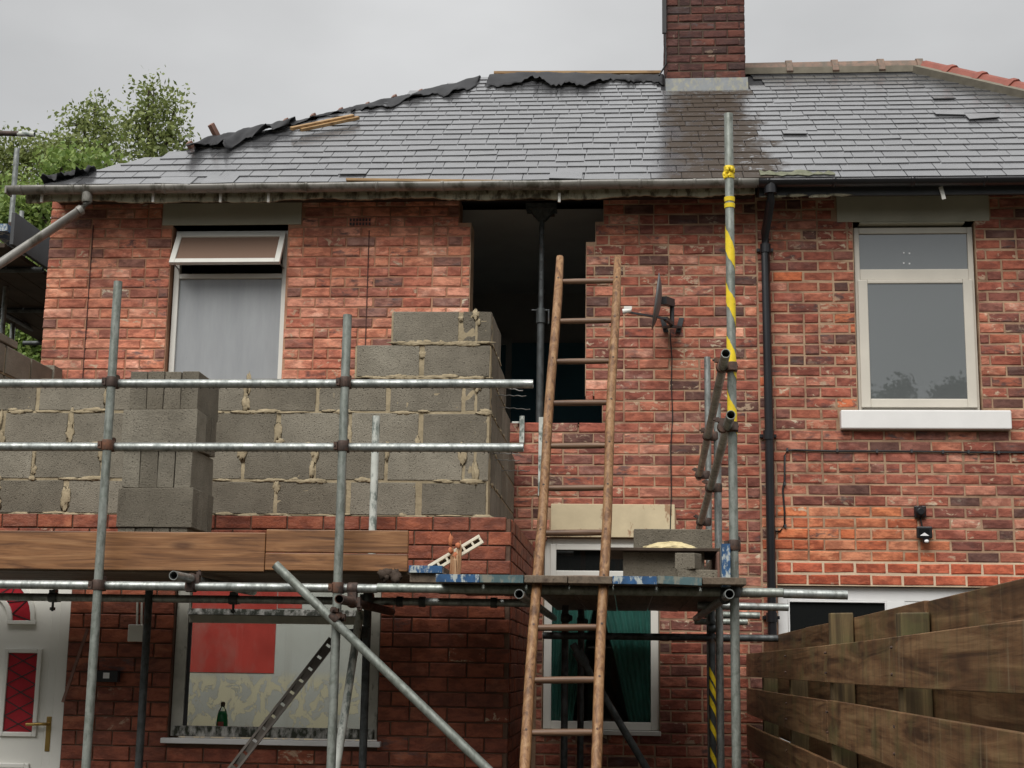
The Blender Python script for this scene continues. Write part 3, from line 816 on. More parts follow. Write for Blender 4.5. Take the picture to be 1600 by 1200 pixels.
# ---------------------------------------------------------------- roof
YE, ZE = 11.33, 5.30
YR, ZR = 14.55, 7.50
HL, HLr = -4.75, -1.52                            # left hip: eave corner, ridge end
HR, HRr = 5.55, 2.95
SL = math.hypot(YR - YE, ZR - ZE)
su = np.array((0, (YR - YE) / SL, (ZR - ZE) / SL)); sn = np.array((0, -su[2], su[1]))
def rp(x, s, h=0.0):
    return np.array((x, YE, ZE)) + su * s + sn * h
hipL = lambda s: HL + (HLr - HL) * s / SL
hipR = lambda s: HR + (HRr - HR) * s / SL
def roof_mb(xa, xb, left):
    """thin boarding under the slates: front slope, back slope, hip slope"""
    yb2 = 2 * YR - YE; m = MB()
    if left:
        m.add([rp(HL, 0), rp(PX, 0), rp(PX, SL), rp(HLr, SL)], [(0, 1, 2, 3)])
        m.add([(HL, yb2, ZE), (PX, yb2, ZE), (PX, YR, ZR), (HLr, YR, ZR)], [(3, 2, 1, 0)])
        m.add([(HL, YE, ZE), (HL, yb2, ZE), (HLr, YR, ZR)], [(0, 2, 1)])
        m.add([(HL, YE, ZE), (PX, YE, ZE), (PX, yb2, ZE), (HL, yb2, ZE)], [(3, 2, 1, 0)])
    else:
        m.add([rp(PX, 0), rp(HR, 0), rp(HRr, SL), rp(PX, SL)], [(0, 1, 2, 3)])
        m.add([(PX, yb2, ZE), (HR, yb2, ZE), (HRr, YR, ZR), (PX, YR, ZR)], [(3, 2, 1, 0)])
        m.add([(HR, YE, ZE), (HR, yb2, ZE), (HRr, YR, ZR)], [(0, 1, 2)])
        m.add([(PX, YE, ZE), (HR, YE, ZE), (HR, yb2, ZE), (PX, yb2, ZE)], [(3, 2, 1, 0)])
    return m
roofL = build(roof_mb(0, 0, True), 'roof', M_FELT, houseL)
roofR = build(roof_mb(0, 0, False), 'roof', M_FELT, houseR)
slates = {0: [], 1: []}
s = -.035; row = 0
CHX0, CHX1, CHY = .383, 1.153, 13.95
while s < SL - .09:
    t = s / SL
    gauge = .196 - .036 * t; wd = .255 - .06 * t
    x = min(hipL(s), HL) - rnd.uniform(0, wd); 
    while x < HR:
        w_ = wd * rnd.uniform(.9, 1.1)
        xa, xb = x + .003, x + w_ - .003
        x += w_
        lim0 = hipL(max(s, 0)) + (rnd.uniform(-.02, .10) if s > .8 else .02); lim1 = hipR(max(s, 0)) - .03
        xa2, xb2 = max(xa, lim0), min(xb, lim1)
        if xb2 - xa2 < .05: continue
        yc = (rp(0, s + gauge))[1]
        if yc > CHY and xb2 > CHX0 and xa2 < CHX1:
            continue
        gl = rnd.random()
        lift = .0165 + (rnd.uniform(.004, .016) if gl < .006 else rnd.uniform(0, .002))
        low = s + (rnd.uniform(-.045, -.015) if gl > .975 else rnd.uniform(-.004, .004))
        up = min(s + gauge * 1.42, SL - .005)
        sl = rnd.gauss(0, .003)
        th = rnd.uniform(.007, .0095)
        top0, top1 = lift, .0035 + rnd.uniform(0, .001)
        xa3, xb3 = xa2, xb2
        if xa2 > xa: # cut along the hip
            xa3 = max(xa2, hipL(min(up, SL)) * .6 + xa2 * .4)
        if xb2 < xb: xb3 = min(xb2, hipR(min(up, SL)))
        if xb3 - xa3 < .02: continue
        c1 = rnd.uniform(.015, .04) if rnd.random() < .07 else 0
        P = [rp(xa2, low + sl, top0 - th), rp(xb2, low - sl + c1 * .6, top0 - th), rp(xb3, up, top1 - th - .001 + .006), rp(xa3, up, top1 - th - .001 + .006),
             rp(xa2, low + sl, top0), rp(xb2, low - sl + c1 * .6, top0), rp(xb3, up, top1 + .0035), rp(xa3, up, top1 + .0035)]
        slates[0 if (xa2 + xb2) / 2 < PX else 1].append(P)
    s += gauge; row += 1
for (xa, xb, lo, hi, lf, sk, side) in ((-3.80, -3.50, -.085, .14, .030, .02, 0), (-3.42, -3.16, -.06, .16, .024, -.01, 0), (-.62, -.36, -.05, .17, .030, .015, 0), (3.0, 3.27, 1.75, 1.98, .034, -.03, 1), (2.75, 3.0, 1.92, 2.12, .03, .02, 1)):
    slates[side].append([rp(xa, lo + sk, lf - .008), rp(xb, lo - sk, lf - .008), rp(xb, hi, .012), rp(xa, hi, .012), rp(xa, lo + sk, lf), rp(xb, lo - sk, lf), rp(xb, hi, .020), rp(xa, hi, .020)])   # slipped slates
FS = [(0, 3, 2, 1), (4, 5, 6, 7), (0, 1, 5, 4), (1, 2, 6, 5), (2, 3, 7, 6), (3, 0, 4, 7)]
for side, rf in ((0, roofL), (1, roofR)):
    lst = []
    for P in slates[side]:
        px, py = pix(P[4]); vis = 0 <= px <= 1590
        lst.append((0 if vis else 1, np.linalg.norm(P[4] - CAM) - np.linalg.norm(P[5] - P[4]) * 3, P))
    lst.sort(key=lambda q: q[:2])
    rest = MB()
    for i, (v_, _d, P) in enumerate(lst):
        if i < 300 and v_ == 0:
            build(MB().add(P, FS), 'slate', M_SLATE, rf)
        else:
            rest.add(P, FS)
    if rest.v: build(rest, 'slate', M_SLATES, rf, kind='stuff')

# ridge and hip tiles on the right house, bedding mortar
def ridge_tile(p0, p1, r, mat, parent, roll=True):
    p0, p1 = np.array(p0, float), np.array(p1, float); d = unit(p1 - p0)
    side = unit(np.cross(d, (0, 0, 1))); up = np.cross(side, d)
    prof = [(-1.15, -.55), (-.9, .1), (-.5, .62), (0, .82), (.5, .62), (.9, .1), (1.15, -.55)]
    inner = [(a * .86, b_ - .17) for a, b_ in prof]
    def ring(c, k):
        return [c + side * a * r * k + up * b_ * r * k for a, b_ in prof] + [c + side * a * r * k + up * b_ * r * k for a, b_ in inner[::-1]]
    mb = MB(); n = len(prof) * 2
    A, B = ring(p0, 1.0), ring(p1, 1.0)
    mb.add(A + B, [(i, (i + 1) % n, (i + 1) % n + n, i + n) for i in range(n)] + [tuple(range(n))[::-1], tuple(range(n, 2 * n))])
    if roll:
        A, B = ring(p1 - d * .035, 1.22), ring(p1 + d * .03, 1.22)
        mb.add(A + B, [(i, (i + 1) % n, (i + 1) % n + n, i + n) for i in range(n)] + [tuple(range(n))[::-1], tuple(range(n, 2 * n))])
    return build(mb, 'ridge_tile', mat, parent, bevel=.004, fix=True)
x = CHX1 + .03; ZRt = ZR + .035
while x < HRr - .05:
    x2 = min(x + .46, HRr)
    ridge_tile((x + .004, YR, ZRt + rnd.uniform(-.004, .004)), (x2 - .004, YR, ZRt + rnd.uniform(-.004, .004)), .10, M_RIDGE, roofR)
    x = x2
hp = lambda t: np.array((HRr + (HR - HRr) * t, YR - (YR - YE) * t, ZR - (ZR - ZE) * t + .035))
hl = np.linalg.norm(hp(1) - hp(0)); t = .012
while t < .98:
    t2 = min(1, t + .40 / hl)
    ridge_tile(hp(t), hp(t2 - .003), .105, M_TERRA, roofR)
    t = t2
b = MB()
b.box(CHX1 + .02, HRr + .02, YR - .125, YR - .02, ZR - .055, ZR + .012)
build(b, 'bedding_mortar', M_BED, roofR)
b = MB(); b.bar(hp(.0) + np.array((-.03, -.10, -.055)), hp(.99) + np.array((-.03, -.10, -.055)), .15, .075, (0, -.5, 1))
build(b, 'bedding_mortar', M_BED, roofR)

g_ = random.Random(17); V = []
for i in range(15):
    x_ = 1.04 + .58 * i / 14
    V += [rp(x_, -.03 + g_.uniform(0, .05), .024), rp(x_, .13 + g_.uniform(-.05, .05) - .05 * i / 14, .022)]
build(MB().add(V, [(2 * i, 2 * i + 2, 2 * i + 3, 2 * i + 1) for i in range(14)]), 'flashing', M_MOSS, roofR, label='mossy ragged flashing strip above the gutter joint', solid=.005)
# ---- chimney
CZ0, CZ1 = 6.9, 9.3
b = MB(); b.box(CHX0 + .008, CHX1 - .008, CHY + .008, 15.15, CZ0, CZ1)
chim = build(b, 'chimney', M_MORTC, houseL)
it = []
zc0 = 7.205
for x, z, L, H in lay(CHX0, CHX1, zc0, zc0 + 24 * .0852, .0852, .2386, (), .010, .25):
    it.append((np.array((x, CHY, z)), 0.0, L, H, 'chim'))
for x, z, L, H in lay(0, 1.2, zc0, zc0 + 24 * .0852, .0852, .2386, (), .010, .25):
    it.append((np.array((CHX1, CHY + x, z)), math.pi / 2, L, H, 'chim'))
    it.append((np.array((CHX0, 15.15 - x, z)), -math.pi / 2, L, H, 'chim'))
emit_bricks(it, chim, 110, jit=.003, ch=.009)
b = MB(); b.box(CHX0 - .05, CHX1 + .05, CHY - .05, 15.2, CZ1, CZ1 + .16); 
build(b, 'chimney_cap', M_MORTC, chim, bevel=.01)
for dx in (.2, .57):
    build(MB().lathe((CHX0 + dx, 14.5, CZ1 + .16), [(.13, 0), (.11, .1), (.10, .5), (.125, .52), (.125, .58), (.09, .58)]), 'chimney_pot', M_TERRA, chim)
b = MB()
za, zb = 7.065, 7.20
P = [(CHX0 - .012, CHY - .012, zb + .01), (CHX0 - .012, CHY - .075, za - .06), (CHX1 + .02, CHY - .075, za - .06), (CHX1 + .02, CHY - .012, zb + .01)]
nP = [(CHX0 - .012, CHY + .003, zb + .01), (CHX0 - .012, CHY - .06, za - .075), (CHX1 + .02, CHY - .06, za - .075), (CHX1 + .02, CHY + .003, zb + .01)]
b.add(P + nP, [(0, 1, 2, 3), (7, 6, 5, 4), (0, 4, 5, 1), (1, 5, 6, 2), (2, 6, 7, 3), (3, 7, 4, 0)])
build(b, 'flashing', M_LEAD, chim)
b = MB()
k0, k1 = at(1038, 8, CHY - .03), at(1038, 52, CHY - .03)
b.box(k0[0] - .022, k0[0] + .018, CHY - .045, CHY - .012, k1[2], k0[2] + .8)
build(b, 'cable_cover', M_CABLE, chim)
b = MB(); b.path([at(1039, 50, CHY - .03), at(1040, 80, CHY - .03), at(1041, 100, CHY - .05), at(1030, 118, CHY - .2)], .009, 6)
build(b, 'aerial_cable', M_CABLE, chim)

# ---- torn felt, battens and stubs along the stripped ridge and hip of the left house
def felt_strip(path_fn, n, drop_fn, back, seed, amp=.025, name='felt'):
    """a creased sheet that follows path_fn(u) and hangs drop_fn(u) down the front slope and 'back' over the far side"""
    g_ = random.Random(seed); K = 9; V = []
    ph = [g_.uniform(0, 6.3) for _ in range(12)]
    for i in range(n + 1):
        u = i / n; c = path_fn(u); d = drop_fn(u) * (1 + .22 * math.sin(u * 13 + ph[0]) + .12 * math.sin(u * 29 + ph[1]) + g_.uniform(-.16, .16))
        for k in range(K + 1):
            v = k / K
            if v < .25:
                q = c + np.array((0, back * (1 - v / .25), -back * .6 * (1 - v / .25)))
            else:
                q = c - su * d * ((v - .25) / .75)
            h = amp * (.6 + .55 * math.sin(u * 11 + 4 * v + ph[2]) * math.sin(u * 5 + ph[3]) + .45 * math.sin(u * 19 - 7 * v + ph[4]) * v + .3 * math.sin(u * 37 + 3 * v + ph[5]) + g_.uniform(-.12, .12))
            V.append(q + sn * (.02 + max(-.01, h) * (.5 + v)))
    F = [(i * (K + 1) + k, i * (K + 1) + k + 1, (i + 1) * (K + 1) + k + 1, (i + 1) * (K + 1) + k) for i in range(n) for k in range(K)]
    mb = MB().add(V, F, True)
    return build(mb, name, M_FELT, roofL, solid=.003)
hipc = lambda t: np.array((HL + (HLr - HL) * t, YE + (YR - YE) * t, ZE + (ZR - ZE) * t))
def onhip(px):                                    # hip parameter that shows at photo column px
    lo, hi = 0.0, 1.0
    for _ in range(40):
        m_ = (lo + hi) / 2
        if pix(hipc(m_))[0] < px: lo = m_
        else: hi = m_
    return lo
rd = lambda u: np.array((HLr + .1 + (CHX0 - .02 - HLr - .1) * u, YR, ZR + .01 + .025 * math.sin(u * 5)))
felt_strip(rd, 70, lambda u: .46 + .12 * math.sin(u * 4), .15, 3, .016)
t0, t1 = onhip(553), onhip(760)
felt_strip(lambda u: hipc(t0 + (t1 - t0) * u), 44, lambda u: .26 + .34 * u, .12, 5, .016)
t2, t3 = onhip(303), onhip(462)
felt_strip(lambda u: hipc(t2 + (t3 - t2) * u) + sn * .03, 40, lambda u: .26 + .22 * math.sin(u * 3.1), .05, 8, .028)
t6, t7 = onhip(455), onhip(560)
felt_strip(lambda u: hipc(t6 + (t7 - t6) * u), 40, lambda u: .13 + .05 * math.sin(u * 9), .10, 21, .010)
t4, t5 = onhip(64), onhip(150)
felt_strip(lambda u: hipc(t4 + (t5 - t4) * u) + sn * .02, 18, lambda u: .05 + .10 * u, .12, 12, .03)
for px_, ln, dz in ((303, .11, .0), (343, .19, .10), (452, .10, .02), (494, .09, .0), (536, .08, .0), (577, .07, .0), (620, .08, .0), (660, .07, .0)):
    c = hipc(onhip(px_)) + np.array((.0, .04, -.03 + dz * .3))
    dirn = unit((-.35, -.5, .62 + dz))
    build(MB().bar(c - dirn * .12, c + dirn * ln, .06, .04, (1, -.6, .3)), 'rafter_end', M_STUB, roofL, bevel=.003)
for (pa, pb, hh) in (((455, 201), (552, 181), .05), ((470, 203), (560, 184), .03)):
    A, B = rp(0, 0), None
    a_ = atp(pa[0], pa[1], rp(0, 0, hh + .02), sn); b_ = atp(pb[0], pb[1], rp(0, 0, hh + .02), sn)
    build(MB().bar(a_, b_, .045, .028, sn), 'batten', M_BATTEN, roofL, bevel=.002)
a_ = atp(790, 128, rp(0, 0, .06), sn)
build(MB().bar((rd(.02) + np.array((0, .02, .045))), rd(.99) + np.array((0, .02, .05)), .04, .03, (0, 0, 1)), 'batten', M_BATTEN, roofL, bevel=.002)
# loose lath lying in the gutter
a_, b_ = at(541, 281, 11.27), at(785, 284, 11.27)
tag(build(MB().bar(a_, b_, .035, .022, (0, 0, 1)), 'timber_lath', M_BATTEN, bevel=.002), 'long pale timber lath lying along the edge of the grey gutter', 'lath')
a_, b_ = at(522, 283, 11.28), at(548, 287, 11.28)

# ---- fascia, soffit, gutters, downpipes
def ragged_board(x0, x1, y0, y1, z0, z1, seed, amp, n=70):
    g_ = random.Random(seed); V = []; n = max(8, n)
    for i in range(n + 1):
        x = x0 + (x1 - x0) * i / n; zz = z0 + amp * max(0, .5 + .35 * math.sin(x * 2.3) + .3 * math.sin(x * 7.1 + 1) + .2 * math.sin(x * 19) * math.sin(x * 3) + g_.uniform(-.16, .16))
        V += [(x, y0, zz), (x, y0, z1), (x, y1, z1), (x, y1, zz)]
    F = [(i * 4 + k, i * 4 + (k + 1) % 4, (i + 1) * 4 + (k + 1) % 4, (i + 1) * 4 + k) for i in range(n) for k in range(4)]
    F += [(0, 3, 2, 1), (n * 4, n * 4 + 1, n * 4 + 2, n * 4 + 3)]
    return MB().add(V, [f[::-1] for f in F])
build(ragged_board(-4.9, 1.0, 11.36, 11.385, 5.152, 5.29, 4, .028, 190), 'fascia', M_FASC, houseL, fix=True)
build(MB().box(-4.72, 1.0, 11.39, W + .004, 5.235, 5.25), 'soffit', M_DARKW, houseL)
build(MB().box(PX, 5.5, 11.36, 11.385, 5.165, 5.29), 'fascia', M_DKGREY, houseR)
build(MB().box(PX, 5.5, 11.39, W + .004, 5.245, 5.26), 'soffit', M_DARKW, houseR)
def gutter_mb(x0, x1, y, z, r, sag=0., n=24, lip=.006):
    mb = MB(); m_ = 10; V = []
    for i in range(n + 1):
        x = x0 + (x1 - x0) * i / n; zz = z + sag * math.sin(i * 1.7) 
        for k in range(m_ + 1):
            a = math.pi + math.pi * k / m_
            V.append((x, y + r * math.cos(a), zz + r * math.sin(a) * .95))
    F = [(i * (m_ + 1) + k, i * (m_ + 1) + k + 1, (i + 1) * (m_ + 1) + k + 1, (i + 1) * (m_ + 1) + k) for i in range(n) for k in range(m_)]
    return mb.add(V, F, True)
GY, GZ = 11.29, 5.268
GX0 = at(14, 296, GY)[0]
gut = build(gutter_mb(GX0, PX - .01, GY, GZ, .058, .002), 'gutter', M_GUTG, houseL, solid=.005)
for gx in [at(q, 295, GY)[0] for q in (35, 72, 117, 135, 258, 368, 480, 590, 692, 800, 905, 1000, 1085, 1155)]:
    build(gutter_mb(gx - .012, gx + .012, GY, GZ + .001, .062, 0, 1), 'gutter_bracket', M_GUTG, gut, solid=.006)
b = MB(); b.box(GX0 - .01, GX0 + .004, GY - .06, GY + .06, GZ - .06, GZ); build(b, 'gutter_end', M_GUTG, gut)
for q in (66, 240, 345, 420, 874):
    p = at(q, 312, 11.355); b = MB(); b.box(p[0] - .010, p[0] + .010, 11.335, 11.358, p[2] - .025, p[2] + .05)
    build(b, 'fascia_bracket', M_PVC, gut)
gutR = build(gutter_mb(PX - .02, 5.5, GY, GZ - .002, .056, 0), 'gutter', M_GUTB, houseR, solid=.005)
for gx in (1.09, 1.6, 2.2, 2.75, 3.3, 4.2):
    build(gutter_mb(gx - .015, gx + .015, GY, GZ - .001, .061, 0, 1), 'gutter_bracket', M_GUTB, gutR, solid=.006)
b = MB(); p = at(1472, 302, 11.35); b.bar((p[0] - .01, 11.345, p[2] + .05), (p[0] + .012, 11.345, p[2] - .05), .03, .012)
build(b, 'fascia_bracket', M_PVC, gutR)
b = MB(); p = at(1205, 300, 11.36)
for q in range(4): b.blob((PX + .12 + .17 * q, 11.352, 5.158 + .008 * (q % 2)), (.10, .006, .012), q, 8, 5, .4)
build(b, 'peeling_paint', M_FASC, gutR)
# slanting grey pipe from the left gutter
y1 = 11.29
P = [at(136, 300, y1), at(136, 316, y1), at(128, 327, y1 - .02), at(0, 412, y1 - .3), at(-120, 492, y1 - .55)]
dp = build(MB().path(P, .036, 14), 'downpipe', M_GUTG, houseL)
b = MB(); b.path([P[0] + np.array((0, 0, .02)), P[1]], .042, 14); b.path([P[2] + (P[3] - P[2]) * .0, P[2] + (P[3] - P[2]) * .05], .042, 14)
build(b, 'pipe_socket', M_GUTG, dp)
# black downpipe on the neighbour
xa = at(1203, 300, 11.33)[0]; xb = at(1196, 400, W - .06)[0]
P = [(xa, GY, 5.22), (xa, GY, 5.10), (xb, W - .065, 4.93), (xb, W - .065, 4.80), (xb + .005, W - .065, 3.3), (xb, W - .065, .1)]
dp = build(MB().path(P, .034, 16), 'downpipe', M_GUTB, houseR)
for z in (4.80, 3.30, 1.9):
    b = MB(); b.path([(xb, W - .065, z - .035), (xb, W - .065, z + .035)], .042, 16)
    b.box(xb - .065, xb + .065, W - .03, W + .002, z - .012, z + .012)
    build(b, 'pipe_clip', M_GUTB, dp)
build(MB().path([(xa, GY, 5.24), (xa, GY, 5.16)], .05, 16), 'gutter_outlet', M_GUTB, dp)

# ---------------------------------------------------------------- the block and brick extension
EY, EX = 9.36, -.725                              # front face and right corner of the outer brick leaf
BY, BX = 9.50, -.885                              # front face and right corner of the inner block leaf
ext = empty('block_extension', (-2.7, 10.5, 0), 'half built extension of grey blocks above dark red bricks, with white door and window', 'extension')
EDOOR = (-4.70, -3.535, -.1, 2.07)
EWIN = (-2.855, -1.54, 1.0, 2.07)
ECO = .0905; EZ0 = 2.427 - 27 * ECO
bw = build(wall_core(-4.78, EX - .010, -.05, 2.415, EY + .011, EY + .10, [EDOOR, EWIN]), 'brick_wall', M_MORTX, ext)
build(MB().box(EX - .105, EX - .011, EY + .1001, W - .002, -.05, 2.415), 'brick_wall', M_MORTX, ext)
build(MB().box(-4.77, -4.68, EY + .1001, W - .002, -.05, 2.415), 'brick_wall', M_MORTX, ext)
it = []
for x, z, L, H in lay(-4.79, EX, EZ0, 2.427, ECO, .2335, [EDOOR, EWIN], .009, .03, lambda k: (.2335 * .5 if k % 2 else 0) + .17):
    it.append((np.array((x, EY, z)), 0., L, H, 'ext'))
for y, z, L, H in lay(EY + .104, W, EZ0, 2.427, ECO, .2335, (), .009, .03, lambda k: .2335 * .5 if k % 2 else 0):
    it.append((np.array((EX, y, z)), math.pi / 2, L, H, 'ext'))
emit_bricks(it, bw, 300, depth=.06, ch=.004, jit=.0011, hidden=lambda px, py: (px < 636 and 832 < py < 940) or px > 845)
# ---- block leaf
BH = .2265; BZ0 = 2.440
front = {0: [-4.79, -4.607, -4.139, -3.672, -3.205, -2.738, -2.271, -1.804, -1.337, BX], 1: [-4.79, -4.37, -3.905, -3.438, -2.97, -2.50, -2.03, -1.555, -1.05, -.978, BX],
         2: [-4.79, -4.607, -4.139, -3.672, -3.205, -2.738, -2.271, -1.804, -1.345, BX], 3: [-4.79, -4.37, -3.905, -3.438, -2.97, -2.50, -2.03, -1.555, -1.06, -.982, BX],
         4: [-1.795, -1.335, BX], 5: [-1.56, -1.085, -.985, BX]}
side_end = {0: W - .01, 1: W - .01, 2: W - .01, 3: 11.15, 4: 10.72, 5: 10.22}
class Grid:
    pass
def rough_sheet(mb, o, u, v, lu, lv, nrm, amp, step=.03):
    """mortar face with uneven trowelled relief"""
    nu, nv = max(2, int(lu / step)), max(2, int(lv / step)); o = np.array(o, float)
    V = []
    for j in range(nv + 1):
        for i in range(nu + 1):
            e = 0 if i in (0, nu) or j in (0, nv) else 1
            V.append(o + u * lu * i / nu + v * lv * j / nv + nrm * e * rnd.uniform(-amp, amp))
    mb.add(V, [(j * (nu + 1) + i, j * (nu + 1) + i + 1, (j + 1) * (nu + 1) + i + 1, (j + 1) * (nu + 1) + i) for j in range(nv) for i in range(nu)], True)
xv, yv, zv = np.array((1., 0, 0)), np.array((0, 1., 0)), np.array((0, 0, 1.))
b = wall_core(-4.78, BX - .012, 0, BZ0, BY + .012, BY + .095, [EDOOR, EWIN])
for c in range(6):
    za, zb = BZ0 + c * BH, BZ0 + (c + 1) * BH - (.012 if c in (3, 4, 5) else 0)
    xa = front[c][0] + .01
    b.box(xa, BX - .012, BY + .012, BY + .092, za, zb)
    rough_sheet(b, (xa, BY + .0055, za), xv, zv, BX - .006 - xa, zb - za, -yv, .0050)
    b.box(BX - .092, BX - .012, BY + .0925, side_end[c] - .012, za, zb)
    rough_sheet(b, (BX - .0055, BY + .005, za), yv, zv, side_end[c] - .012 - BY, zb - za, xv, .0045)
    b.box(-4.69, -4.61, BY + .0925, W - .02, za, zb - .012)
bl = build(b, 'block_wall', M_MORTB, ext)
def block_mb(L, H, D, jit=.003, ch=.004):
    return brick_mb(L, H, D, ch, jit)
def put_block(x0, x1, y0, z0, z1, rz, mat=None):
    """one laid block: x0..x1 along its wall, face at y0"""
    jw = rnd.choice((.016, .022, .028, .036, .045)) if x1 - x0 > .2 else .014
    L = x1 - x0 - jw; mb = block_mb(L, z1 - z0 - rnd.uniform(.012, .022), .095)
    R = Matrix.Rotation(rz, 3, 'Z'); Rn = np.array(R)
    me = mesh_from(mb, 'concrete_block', mat or M_BLOCK, np.zeros(3))
    cx = (x0 + x1) / 2; cz = (z0 + z1) / 2
    loc = (cx, y0, cz) if rz == 0 else ((y0, cx, cz))
    inst('concrete_block', me, loc, (rnd.gauss(0, .002), rnd.gauss(0, .003), rz), (1, 1, 1), bl)
for c in range(6):
    za, zb = BZ0 + c * BH, BZ0 + (c + 1) * BH
    f = front[c]
    for i in range(len(f) - 1):
        narrow = f[i + 1] - f[i] < .12
        put_block(f[i], f[i + 1], BY + (.004 if narrow and i == len(f) - 3 else rnd.uniform(-.001, .001)), za, zb, 0)
    y = BY + (.10 if c % 2 else .44) if c != 5 else BY + .10
    y = BY + (.098 if c % 2 == 0 else .0) + .002
    if c % 2: y = BY + .10
    st = y; first = .467 if c % 2 == 0 else .467 - .1
    while st < side_end[c] - .05:
        e = min(st + first, side_end[c]); first = .467
        if e - st > .08: put_block(st, e, BX, za, zb, math.pi / 2)
        st = e
    st = BY + .1
    while st < W - .06:
        e = min(st + .467, W - .02)
        if e - st > .08: put_block(st, e, -4.60, za, zb, math.pi / 2)
        st = e
put_block(W - .22, W - .03, -4.585, BZ0 + 6 * BH - .15, BZ0 + 6 * BH + .035, math.pi / 2)
put_block(BY + .1, 10.75, -4.60, BZ0 + 6 * BH, BZ0 + 6 * BH + .07, math.pi / 2)
# mortar squeezed out of the joints and smeared on the faces
b = MB()
for c in range(6):
    f = front[c]; za = BZ0 + c * BH
    for i in range(26):
        x_ = rnd.uniform(max(f[0], -4.3) + .05, BX - .03)
        b.blob((x_, BY - .001, za + rnd.uniform(-.006, .010)), (rnd.uniform(.02, .08), .0035, rnd.uniform(.005, .015)), rnd.randrange(9999), 13, 6, .45)
    for x_ in f[1:-1]:
        for q in range(rnd.choice((0, 1, 2, 2))):
            b.blob((x_ + rnd.uniform(-.015, .015), BY - .001, za + rnd.uniform(.02, .2)), (rnd.uniform(.010, .026), .003, rnd.uniform(.015, .07)), rnd.randrange(9999), 13, 8, .48)
    for i in range(7):
        b.blob((BX + .001, rnd.uniform(BY, min(side_end[c], 10.6)), za + rnd.uniform(-.006, .01)), (.005, rnd.uniform(.02, .06), rnd.uniform(.007, .014)), rnd.randrange(9999), 9, 5, .38)
build(b, 'mortar_smear', M_MORTB, bl, kind='stuff')
# twisted wire ties left in the side joints
for (a_, b_, yy) in (((770, 601), (817, 611), 9.75), ((775, 617), (822, 619), 9.9), ((785, 636), (828, 640), 10.2), ((775, 708), (812, 709), 9.7), ((778, 718), (812, 720), 9.9), ((800, 735), (828, 736), 10.4)):
    A, B = at(*a_, yy), at(*b_, yy - .1); A[0] = min(A[0], BX - .02)
    pts = [A + (B - A) * i / 8 + np.array((0, 0, .003 * (-1) ** i)) for i in range(9)]
    build(MB().path(pts, .0032, 5), 'wall_tie', M_TIN, ext)
# white starter strips fixed to the house wall
p0, p1 = at(842, 652, W - .02), at(850, 775, W - .02)
stp = build(MB().box(p0[0], p1[0], W - .03, W - .004, p1[2], p0[2]), 'wall_starter', M_WTUBE, ext, bevel=.002)
p0, p1 = at(812, 650, W - .02), at(819, 692, W - .02)
b = MB(); b.box(p0[0], p1[0], W - .03, W - .004, p1[2], p0[2]); b.box(p0[0] - .06, p0[0], W - .03, W - .02, p0[2] - .06, p0[2] - .045)
build(b, 'wall_starter', M_WTUBE, ext, bevel=.002)

# ---- front door of the extension
dx0, dx1, dz0, dz1 = -4.69, -3.54, 0.0, 2.06
Yd = EY + .03
door = build(MB().box(-4.55, -3.665, Yd + .012, Yd + .06, .03, 1.99), 'door', M_PVC, ext, bevel=.004)
b = MB(); frame_mb(b, dx0, dx1, dz0, dz1, Yd, Yd + .08, .07, .03, .07)
b.box(-4.62, -4.5501, Yd + .006, Yd + .07, .03, 1.99); b.box(-3.6645, -3.6105, Yd + .006, Yd + .07, .03, 1.99)
build(b, 'door_frame', M_PVC, ext, bevel=.004)
DC, DZ = -4.10, 1.745
def arch(r, n=20, y=0.):
    return [np.array((DC + r * math.cos(math.pi * i / n), y, DZ + r * math.sin(math.pi * i / n))) for i in range(n + 1)]
def arch_band(r0, r1, y0, y1):
    A, B = arch(r1, 20, y0), arch(r0, 20, y0); mb = MB(); n = 21
    V = A + B + [q + np.array((0, y1 - y0, 0)) for q in A + B]
    F = []
    for i in range(20):
        F += [(i, i + 1, n + i + 1, n + i), (2 * n + i, 3 * n + i, 3 * n + i + 1, 2 * n + i + 1), (i, 2 * n + i, 2 * n + i + 1, i + 1), (n + i, n + i + 1, 3 * n + i + 1, 3 * n + i)]
    F += [(0, n, 3 * n, 2 * n), (20, 2 * n + 20, 3 * n + 20, n + 20)]
    return mb.add(V, F)
lite = build(arch_band(.18, .30, Yd + .006, Yd + .0115), 'arched_light', M_REDG, door, fix=True)
b = arch_band(.30, .33, Yd - .006, Yd + .0112); c_ = arch_band(.15, .18, Yd - .006, Yd + .0112)
b.add(c_.v, c_.f); b.box(DC - .335, DC - .145, Yd - .0065, Yd + .0112, DZ - .025, DZ - .0005); b.box(DC + .145, DC + .335, Yd - .0065, Yd + .0112, DZ - .025, DZ - .0005)
build(b, 'moulding', M_PVC, door, bevel=.003, fix=True)
b = MB()
for i in range(7):
    a0 = math.pi * (i + .5) / 7
    for s_ in (-1, 1):
        A = np.array((DC + .18 * math.cos(a0), Yd + .005, DZ + .18 * math.sin(a0))); a1 = a0 + s_ * .23
        b.bar(A, (DC + .30 * math.cos(a1), Yd + .005, DZ + .30 * math.sin(a1)), .006, .004)
build(b, 'lead_came', M_CABLE, door)
